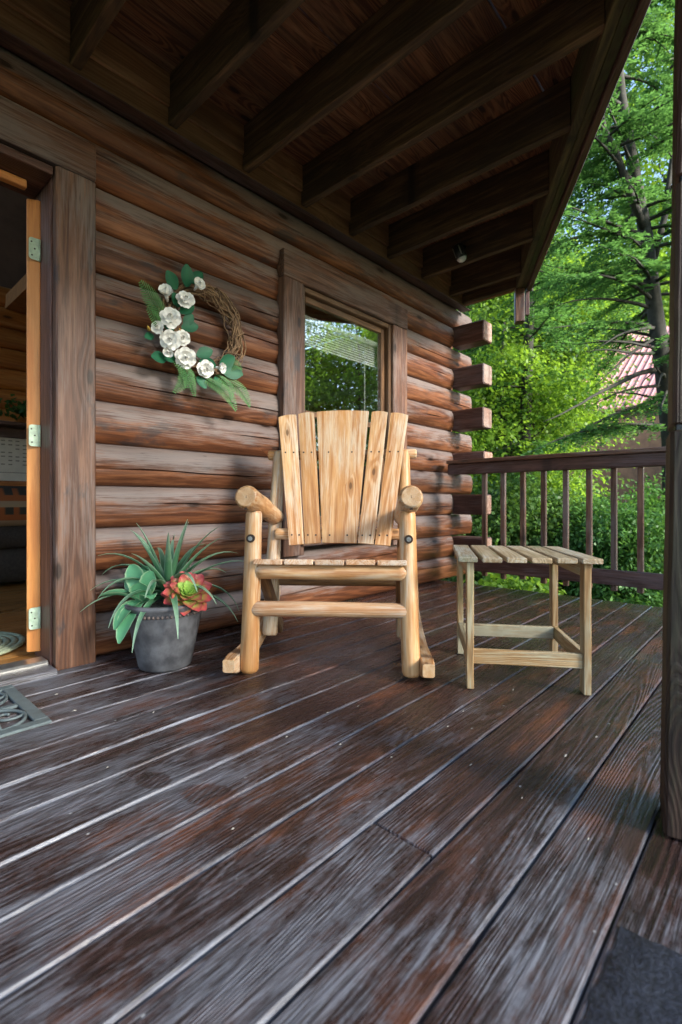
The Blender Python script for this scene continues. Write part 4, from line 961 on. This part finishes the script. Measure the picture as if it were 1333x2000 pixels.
for ix in range(5):
    for iy in range(2):
        x0, x1 = 0.037 + (MX - 0.074) * ix / 5, 0.037 + (MX - 0.074) * (ix + 1) / 5; yc = 0.037 + (MY / 2 - 0.045) * 0.5 + iy * (MY / 2 - 0.005); hh = 0.085
        xm = (x0 + x1) / 2; wv = (x1 - x0) / 2 - 0.003
        for s in (-1, 1):
            pts = [(xm + wv * math.cos(t) * (1 if s > 0 else -1), yc + hh * math.sin(t), 0.006) for t in np.linspace(-1.7, 1.7, 16)]
            V, F = tube_vf(pts, 0.0055, 6); new_obj('scroll', mesh(V, F, True), 'mat', mat)
            pts = []
            for t in np.linspace(0, 5.6, 22):
                r = 0.008 + 0.0072 * t; pts.append((xm + s * (0.04 - 0.0 * t) + s * r * math.cos(t + 0.6), yc + s * 0.022 + r * math.sin(t + 0.6) * (1), 0.006))
            V, F = tube_vf(pts, 0.0045, 6); new_obj('scroll', mesh(V, F, True), 'mat', mat)
        V, F = tube_vf([(xm, yc - hh - 0.004, 0.006), (xm + 0.01, yc, 0.006), (xm, yc + hh + 0.004, 0.006)], 0.005, 6); new_obj('scroll', mesh(V, F, True), 'mat', mat)
# coarse mat by the post
q0 = GP(1198, 1800)
cm = []
nx, ny = 60, 34; LX, LY = 1.1, 0.62
V = []; F = []
for i in range(nx + 1):
    for j in range(ny + 1):
        x, y = -LX * i / nx, -LY * j / ny; e = 1 if 0 < i < nx and 0 < j < ny else 0
        V.append((x + RNG.uniform(-.004, .004), y + RNG.uniform(-.004, .004), 0.002 * e + 0.0015 + RNG.uniform(-.0022, .0025) * e))
for i in range(nx):
    for j in range(ny): a = i * (ny + 1) + j; F.append((a, a + 1, a + ny + 2, a + ny + 1))
o = new_obj('coarse_doormat', mesh(V, F, True), 'coarse', None, Matrix.Translation((q0.x, -1.957, 0.001)) @ Matrix.Rotation(math.radians(0), 4, 'Z'))
tag(o, 'dark coarse fibre mat on the deck at the bottom right corner', 'doormat')
V = []; F = []
lf = GP(775, 1303)
for q in range(5):
    a = q * 1.25; d = Vector((math.cos(a), math.sin(a), 0.35)); e = Vector((-math.sin(a), math.cos(a), 0.1)); b0 = len(V)
    V += [Vector((0, 0, 0.003)), d * 0.014 + e * 0.006 + UP * 0.004, d * 0.026 + UP * 0.002, d * 0.014 - e * 0.006 + UP * 0.003]; F.append((b0, b0 + 1, b0 + 2, b0 + 3))
o = new_obj('fallen_leaf', mesh(V, F), 'deadleaf', None, Matrix.Translation(lf)); tag(o, 'curled brown dead leaf on the deck in front of the chair', 'leaf')
V = []; F = []
for px, py, s in ((110, 1357, 9), (145, 1389, 10), (1165, 1440, 9), (1105, 1477, 12), (1140, 1325, 8), (1260, 1236, 8), (1212, 1285, 8), (1095, 1345, 6), (640, 1393, 7), (665, 1455, 7), (875, 1420, 6), (1003, 1348, 6), (920, 1495, 8), (700, 1380, 5), (560, 1440, 5), (300, 1392, 5), (905, 1390, 5), (765, 1480, 5), (1150, 1640, 5), (1020, 1560, 4), (455, 1620, 5), (210, 1500, 4)):
    g_ = GP(px, py); a = random.uniform(0, 3); b0 = len(V); s *= 0.0005
    for t in range(5): V.append(g_ + Vector((math.cos(a + t * 1.257) * s * 1.8, math.sin(a + t * 1.257) * s * (0.5 + random.random() * 0.5), 0.0012)))
    V.append(g_ + UP * 0.0035)
    for t in range(5): F.append((b0 + t, b0 + (t + 1) % 5, b0 + 5))
o = new_obj('deck_debris', mesh(V, F), 'fleck'); o['kind'] = 'stuff'; tag(o, 'scattered pale wood chips and bits lying on the deck', 'debris')

# ================================================================== VEGETATION
def leaves(centers, dirs, norms, L, W, rnd):
    """one folded four-sided leaf per centre (numpy)"""
    n_ = len(centers); d = dirs / (np.linalg.norm(dirs, axis=1, keepdims=True) + 1e-9); s = np.cross(norms, d); s /= (np.linalg.norm(s, axis=1, keepdims=True) + 1e-9); nn = np.cross(d, s)
    L = np.broadcast_to(L, (n_,))[:, None]; W = np.broadcast_to(W, (n_,))[:, None]
    v = np.empty((n_, 4, 3), np.float32)
    v[:, 0] = centers; v[:, 1] = centers + d * L * 0.5 + s * W + nn * W * 0.35; v[:, 2] = centers + d * L; v[:, 3] = centers + d * L * 0.5 - s * W + nn * W * 0.35
    me = bpy.data.meshes.new('foliage'); me.vertices.add(n_ * 4); me.vertices.foreach_set('co', v.ravel())
    idx = np.arange(n_ * 4, dtype=np.int32); me.loops.add(n_ * 4); me.loops.foreach_set('vertex_index', idx)
    me.polygons.add(n_); me.polygons.foreach_set('loop_start', np.arange(0, n_ * 4, 4, dtype=np.int32))
    me.update(calc_edges=True); slot(me, 'rnd', np.repeat(rnd, 4)); return me
def rnd_dirs(n_): 
    d = RNG.normal(size=(n_, 3)); return d / np.linalg.norm(d, axis=1, keepdims=True)
def trunk_mesh(paths):
    V, F = [], []
    for pts, r0, r1 in paths:
        k = len(pts); tube_vf(pts, [r0 + (r1 - r0) * i / (k - 1) for i in range(k)], 9 if r0 > 0.05 else 5, V, F)
    return mesh(V, F, True)
def wobble(p0, p1, k, amp):
    p0, p1 = Vector(p0), Vector(p1); L = (p1 - p0).length
    return [p0 + (p1 - p0) * (i / k) + Vector(RNG.normal(size=3)) * (amp * L * (0 if i in (0,) else 1)) for i in range(k + 1)]
def spray_tree(name, label, cat, base, trunk_paths, branches, mat, leafL, leafW, group=None, twig_gap=0.075, twig_len=0.5, leaf_gap=0.028, droop=0.35):
    """conifer: flat drooping sprays along explicit branches [(p0, dir, length)]"""
    root = thing(name, label, cat, base, 0, group); paths = list(trunk_paths); C_, D_, N_, R_ = [], [], [], []
    for p0, d, L, *bare in branches:
        p0, d = Vector(p0), Vector(d).normalized(); pts = [p0.copy()]; dd_ = d.copy(); k = max(4, int(L / 0.18)); p = p0.copy()
        for i in range(k):
            dd_ = (dd_ + Vector((0, 0, -droop / k)) + Vector(RNG.normal(size=3)) * 0.05).normalized(); p = p + dd_ * L / k; pts.append(p.copy())
        paths.append((pts, 0.010 + 0.012 * L, 0.003))
        shade = RNG.uniform(0, 1) * 0.5
        if bare: continue
        P_ = np.array([tuple(q) for q in pts]); S_ = np.linspace(0, 1, len(P_))
        nt = int(L / twig_gap * 2)
        for q in range(nt):
            s = RNG.uniform(0.12, 1.0); pos = np.array([np.interp(s, S_, P_[:, a]) for a in range(3)])
            i0 = min(int(s * k), k - 1); t = P_[i0 + 1] - P_[i0]; t /= np.linalg.norm(t); sd_ = np.cross(t, (0, 0, 1)); sd_ /= np.linalg.norm(sd_) + 1e-9
            side = RNG.choice((-1, 1)); td = t * RNG.uniform(0.5, 1.0) + sd_ * side * RNG.uniform(0.5, 1.0) + np.array((0, 0, RNG.uniform(-0.35, 0.08))); td /= np.linalg.norm(td)
            tl = twig_len * RNG.uniform(0.4, 1.0) * (1.1 - 0.65 * s); m = max(3, int(tl / leaf_gap)); ss_ = np.linspace(0.03, 1, m)
            cen = pos + td * tl * ss_[:, None] + np.stack([np.zeros(m), np.zeros(m), -0.25 * tl * ss_ ** 2], 1)
            for sg in (-1, 1):
                ld = td * 0.75 + np.cross(td, (0, 0, 1)) * sg * 0.75 + RNG.normal(size=(m, 3)) * 0.22
                C_.append(cen); D_.append(ld); N_.append(np.tile((0, 0, 1.0), (m, 1)) + RNG.normal(size=(m, 3)) * 0.3); R_.append(np.clip(shade + ss_ * 0.35 + RNG.uniform(-0.15, 0.15, m), 0, 1))
    new_obj('trunk', trunk_mesh([([Vector(q) - Vector(base) for q in p], a, b) for p, a, b in paths]), 'ptrunk', root)
    c_ = np.concatenate(C_) - np.array(tuple(base)); me = leaves(c_, np.concatenate(D_), np.concatenate(N_), leafL * RNG.uniform(0.7, 1.25, len(c_)), leafW, np.concatenate(R_))
    new_obj('crown', me, mat, root); return root
def plate_tree(name, label, cat, base, height, rad, cz, rz, mat, nclu, per, leafL, leafW, trunk_r, group=None, flat=0.35, clu=0.55, limbs=10, seed=0, lean=(0, 0)):
    """broadleaf: layered leaf plates spread through the crown volume"""
    rg = np.random.default_rng(seed); base = Vector(base); root = thing(name, label, cat, base, 0, group)
    dd_ = rg.normal(size=(nclu, 3)); dd_ /= np.linalg.norm(dd_, axis=1, keepdims=True); rr_ = rg.uniform(0.25, 1.0, nclu) ** 0.55
    cc = dd_ * rr_[:, None] * np.array((rad, rad, rz)); cc *= (1 + 0.25 * np.sin(dd_[:, :1] * 5 + seed) * np.cos(dd_[:, 2:] * 4)); cc[:, 2] += cz; cc[:, 0] += lean[0] * cc[:, 2] / height; cc[:, 1] += lean[1] * cc[:, 2] / height
    ci = np.repeat(np.arange(nclu), per); n_ = len(ci); off = rg.normal(size=(n_, 3)) * np.array((clu, clu, clu * flat)) * rg.uniform(0.6, 1.3, nclu)[ci][:, None]
    tl = rg.normal(size=(nclu, 2)) * 0.25; off[:, 2] += off[:, 0] * tl[ci, 0] + off[:, 1] * tl[ci, 1] - 0.18 * (off[:, 0] ** 2 + off[:, 1] ** 2) / clu
    pos = cc[ci] + off; dirs = rg.normal(size=(n_, 3)) + off * 1.2 / clu * 0.6 + np.array((0, 0, -0.5)); nor = rg.normal(size=(n_, 3)) * 0.5 + np.array((0, 0, 1.0))
    rn = np.clip(rg.uniform(0, 0.55, nclu)[ci] + rg.uniform(0, 0.5, n_), 0, 1)
    new_obj('crown', leaves(pos, dirs, nor, leafL * rg.uniform(0.6, 1.3, n_), leafW, rn), mat, root)
    top = Vector((lean[0], lean[1], height * 0.93)); paths = [(wobble((0, 0, -0.2), top, 7, 0.012), trunk_r, trunk_r * 0.15)]; tp = paths[0][0]
    for q in range(limbs):
        k = rg.uniform(0.25, 0.85); i0 = min(int(k * 7), 6); p = tp[i0].lerp(tp[i0 + 1], k * 7 - i0); tgt = Vector(cc[rg.integers(nclu)]); paths.append((wobble(p, p + (tgt - p) * 0.9, 5, 0.03), trunk_r * 0.38 * (1.1 - k), 0.006))
    new_obj('trunk', trunk_mesh(paths), 'ptrunk', root); return root
def on_ground(px, d, dz=0.0):
    p = DP(px, HY, d); return Vector((p.x, p.y, ground_h(p.x, p.y) + dz))

_c = RNG.normal(size=(260, 3)) * (0.16, 0.05, 0.05) + (0, -0.02, 0.11)
new_obj('foliage', leaves(_c, RNG.normal(size=(260, 3)), RNG.normal(size=(260, 3)), 0.06, 0.02, RNG.uniform(0, 0.6, 260)), 'leaf_dark', _sp)
# the hemlock beyond the railing: trunk and fork traced, 6.2 m off
D1 = 6.4
tr = [on_ground(1318, D1)] + [DP(px, py, D1 + dz) for px, py, dz in ((1312, 860, 0), (1296, 720, 0), (1276, 580, 0.0), (1262, 460, 0.05), (1238, 330, 0.1), (1214, 190, 0.15), (1200, 40, 0.2), (1195, -160, 0.25), (1192, -420, 0.3))]
fk = [DP(px, py, D1 + dz) for px, py, dz in ((1262, 455, 0.05), (1236, 390, -0.1), (1205, 300, -0.2), (1180, 250, -0.25), (1165, 150, -0.3), (1150, -60, -0.4))]
fk2 = [DP(px, py, D1 + dz) for px, py, dz in ((1275, 520, 0.05), (1300, 420, 0.3), (1318, 280, 0.5), (1325, 100, 0.7), (1330, -150, 0.9))]
br = []
for q in range(120):
    k = RNG.uniform(0.10, 1.0); i = min(int(k * 9), 8); p = tr[i].lerp(tr[i + 1], k * 9 - i); a = RNG.uniform(0, 2 * math.pi); d = Vector((math.cos(a), math.sin(a), RNG.uniform(-0.1, 0.45)))
    py = HY - FPX * (p - CAM).z / D1
    if 600 < py < 830 and RNG.uniform() < 0.8: br.append((p, d, RNG.uniform(0.6, 1.6), 1))
    else: br.append((p, d, RNG.uniform(0.9, 2.0) * (1.15 - 0.5 * k)))
for pth in (fk, fk2):
    for q in range(18):
        k = RNG.uniform(0.3, 1.0); m = len(pth) - 1; i = min(int(k * m), m - 1); p = pth[i].lerp(pth[i + 1], k * m - i); a = RNG.uniform(0, 2 * math.pi)
        br.append((p, Vector((math.cos(a), math.sin(a), RNG.uniform(-0.1, 0.4))), RNG.uniform(0.6, 1.4)))
for (px0, py0), (px1, py1), *bare in (((1290, 720), (1010, 800), 1), ((1292, 690), (1130, 700), 1), ((1285, 660), (1150, 735), 1), ((1285, 640), (1160, 640), 1), ((1270, 600), (1090, 560), 1), ((1280, 640), (1080, 590)), ((1262, 480), (1080, 430)), ((1270, 560), (1060, 520)), ((1285, 780), (1090, 860)), ((1250, 400), (1130, 330)), ((1240, 330), (1150, 180))):
    a, b = DP(px0, py0, D1), DP(px1, py1, D1 - RNG.uniform(0, 0.8)); br.append((a, (b - a) + UP * 0.15, (b - a).length, *bare))
spray_tree('hemlock_tree', 'tall forked hemlock with dark trunk just beyond the porch railing', 'tree', tr[0], [(tr, 0.125, 0.03), (fk, 0.055, 0.02), (fk2, 0.05, 0.02)], br, 'leaf_hem', 0.062, 0.014)
# second, leafless-sided conifer further off and left of it
b2 = on_ground(1020, 9.5); t2 = [b2, b2 + UP * 2.5 + RT * 0.05, b2 + UP * 5 + RT * 0.15, b2 + UP * 7.5 + RT * 0.1, b2 + UP * 10]
br = []
for q in range(110):
    k = RNG.uniform(0.08, 1.0); i = min(int(k * 4), 3); p = t2[i].lerp(t2[i + 1], k * 4 - i); a = RNG.uniform(0, 2 * math.pi); br.append((p, Vector((math.cos(a), math.sin(a), RNG.uniform(-0.1, 0.4))), RNG.uniform(0.9, 1.7) * (1.1 - 0.6 * k)))
spray_tree('hemlock_tree', 'feathery hemlock standing left of the forked trunk behind the railing', 'tree', b2, [(t2, 0.15, 0.02)], br, 'leaf_hem', 0.075, 0.018, twig_gap=0.09, leaf_gap=0.04)
G2 = 'broadleaf trees behind the porch'
plate_tree('maple_tree', 'bright yellow green maple glowing behind the hemlock branches', 'tree', on_ground(1035, 12), 8, 1.5, 5.6, 2.3, 'leaf_map', 95, 360, 0.09, 0.034, 0.16, G2, seed=1, clu=0.4)
plate_tree('maple_tree', 'light green maple low behind the corner log ends', 'tree', on_ground(985, 10.0), 5.5, 1.9, 2.6, 2.3, 'leaf_map', 85, 380, 0.085, 0.032, 0.11, G2, seed=2, clu=0.38)
plate_tree('broadleaf_tree', 'dark green leafy tree filling the gap between cabin corner and railing', 'tree', on_ground(930, 13), 8, 2.6, 3.6, 3.6, 'leaf_dark', 160, 280, 0.10, 0.037, 0.15, G2, seed=3)
plate_tree('broadleaf_tree', 'tall leafy tree at the right edge behind the porch post', 'tree', on_ground(1350, 12.5), 14, 2.2, 10.6, 4.2, 'leaf_map', 110, 110, 0.14, 0.055, 0.2, G2, seed=4)
plate_tree('broadleaf_tree', 'tall dark tree in the distance left of the red roof', 'tree', on_ground(1010, 24), 14, 4.2, 7.5, 6.5, 'leaf_dark', 190, 170, 0.22, 0.09, 0.22, G2, seed=5, clu=0.9)
plate_tree('broadleaf_tree', 'distant tall tree rising behind the pink red roof', 'tree', on_ground(1190, 33), 17, 3.6, 12.0, 5, 'leaf_map', 110, 150, 0.26, 0.1, 0.25, G2, seed=6, clu=1.1)
plate_tree('broadleaf_tree', 'distant tree at the far right above the roof', 'tree', on_ground(1330, 34), 18, 3.2, 13.5, 5, 'leaf_map', 100, 150, 0.26, 0.1, 0.25, G2, seed=7, clu=1.1)
plate_tree('broadleaf_tree', 'far woodland tree seen under the balcony corner', 'tree', on_ground(880, 27), 14, 5.0, 7, 7, 'leaf_dark', 190, 170, 0.26, 0.1, 0.25, G2, seed=8, clu=1.1)
# shrubs beyond the railing
G3 = 'shrubs beyond the railing'
plate_tree('cedar_bush', 'dense bright green bush behind the right balusters', 'bush', on_ground(1225, 5.6), 1.6, 0.72, 0.75, 0.72, 'leaf_bush', 260, 120, 0.055, 0.016, 0.04, G3, flat=0.8, clu=0.11, limbs=14, seed=9)
plate_tree('cedar_bush', 'dark green bush behind the middle balusters', 'bush', on_ground(1090, 6.6), 1.5, 0.75, 0.7, 0.7, 'leaf_dark', 190, 110, 0.07, 0.022, 0.04, G3, flat=0.7, clu=0.15, limbs=14, seed=10)
plate_tree('cedar_bush', 'shaded bush behind the balusters nearest the cabin corner', 'bush', on_ground(975, 6.8), 1.7, 0.8, 0.8, 0.85, 'leaf_dark', 190, 110, 0.07, 0.024, 0.04, G3, flat=0.7, clu=0.16, limbs=14, seed=12)
plate_tree('cedar_bush', 'green bush partly hidden by the porch post', 'bush', on_ground(1345, 6.2), 1.7, 0.7, 0.85, 0.8, 'leaf_bush', 200, 110, 0.06, 0.018, 0.04, G3, flat=0.8, clu=0.13, limbs=14, seed=13)
plate_tree('leafy_shrub', 'small bright leafy shrub growing at the deck edge under the railing', 'bush', on_ground(1000, 4.75), 0.72, 0.42, 0.42, 0.34, 'leaf_map', 60, 60, 0.07, 0.026, 0.012, G3, flat=0.5, clu=0.12, limbs=10, seed=14)
# ground cover near the deck end
nG = 26000
gx_ = RNG.uniform(3.75, 9.5, nG); gy_ = RNG.uniform(-4.5, 3.2, nG); gz_ = np.array([ground_h(a, b) for a, b in zip(gx_, gy_)]) + RNG.uniform(0, 0.26, nG) * (0.5 + 0.5 * np.sin(gx_ * 2.1) * np.cos(gy_ * 2.7))
o = new_obj('ground_cover', leaves(np.stack([gx_, gy_, gz_], 1), RNG.normal(size=(nG, 3)) + (0, 0, 0.3), RNG.normal(size=(nG, 3)) * 0.5 + (0, 0, 1.0), 0.08 * RNG.uniform(0.6, 1.4, nG), 0.028, RNG.uniform(0, 1, nG)), 'leaf_dark')
o['kind'] = 'stuff'; tag(o, 'low leafy ground cover growing around the end of the deck', 'ground cover')
# trees across the yard in front of the porch: they show only mirrored in the window
G4 = 'trees across the yard'
for q, (x, y, h_, mt) in enumerate(((19, -14.0, 11, 'leaf_map'), (22.5, -16.5, 13, 'leaf_dark'), (17.5, -19, 10, 'leaf_dark'), (25, -13, 12, 'leaf_map'), (22, -22, 15, 'leaf_dark'), (-5.5, -17.0, 6, 'leaf_dark'), (28.5, -18, 13, 'leaf_dark'))):
    plate_tree('yard_tree', ('leafy tree mirrored in the window, %s' % ('nearest of the bright ones', 'dark and second from the porch', 'dark and lowest', 'bright and farthest along the yard', 'tallest and dark at the back', 'alone beyond the left end of the porch', 'dark at the far right end of the yard')[q]), 'tree', (x, y, ground_h(x, y)), h_, h_ * 0.3, h_ * 0.52, h_ * 0.46, mt, 110, 130, 0.17, 0.07, 0.15, G4, seed=20 + q, clu=0.7)

plate_tree('yard_tree', 'big airy tree added out of view to filter the sun on the porch', 'tree', (3.6, -14.0, GZ), 11.5, 4.6, 7.4, 4.3, 'leaf_map', 120, 85, 0.17, 0.07, 0.18, G4, seed=41, clu=0.8, flat=0.6)  # unseen tree, added in the sun's path to thin its light on the porch
# ================================================================== NEIGHBOUR'S ROOF
nh = thing('neighbour_house', 'neighbouring house with pinkish red ribbed metal roof seen through the trees', 'house', on_ground(1230, 21))
nb = nh.location.copy()
A, B = DP(1000, 822, 19.5), DP(1460, 765, 18.0); Cc, Dd = DP(1120, 665, 24.5), DP(1500, 610, 23.0)
A, B, Cc, Dd = [q - nb for q in (A, B, Cc, Dd)]
nrm = (B - A).cross(Cc - A).normalized(); nrm = nrm if nrm.z > 0 else -nrm
V = [A, B, Dd, Cc] + [q - nrm * 0.12 for q in (A, B, Dd, Cc)]
rf = new_obj('roof', mesh(V, [(0, 1, 2, 3), (7, 6, 5, 4), (0, 4, 5, 1), (1, 5, 6, 2), (2, 6, 7, 3), (3, 7, 4, 0)]), 'roofmetal', nh)
for q in range(31):
    k = (q + 0.5) / 31; a, b = A.lerp(B, k), Cc.lerp(Dd, k)
    V, F = tube_vf([a + nrm * 0.02, b + nrm * 0.02], 0.04, 4); new_obj('roof_rib', mesh(V, F), 'roofmetal', rf)
ridge2 = [Cc + Vector(FW) * 5 - UP * 4.5, Dd + Vector(FW) * 5 - UP * 4.5]
V = [Cc, Dd, ridge2[1], ridge2[0]] + [q - UP * 0.12 for q in (Cc, Dd, ridge2[1], ridge2[0])]
new_obj('roof', mesh(V, [(0, 1, 2, 3), (7, 6, 5, 4), (0, 4, 5, 1), (1, 5, 6, 2), (2, 6, 7, 3), (3, 7, 4, 0)]), 'roofmetal', nh)
ia, ib = A.lerp(B, 0.04).lerp(Cc, 0.06), A.lerp(B, 0.96).lerp(Dd, 0.06); zb = -1.0
V = [ia - UP * 0.2, ib - UP * 0.2, ridge2[1] - UP * 0.2, ridge2[0] - UP * 0.2]; V = V + [Vector((q.x, q.y, zb)) for q in V]
new_obj('wall', mesh(V, [(0, 1, 5, 4), (1, 2, 6, 5), (2, 3, 7, 6), (3, 0, 4, 7), (4, 5, 6, 7), (3, 2, 1, 0)]), 'siding', nh)
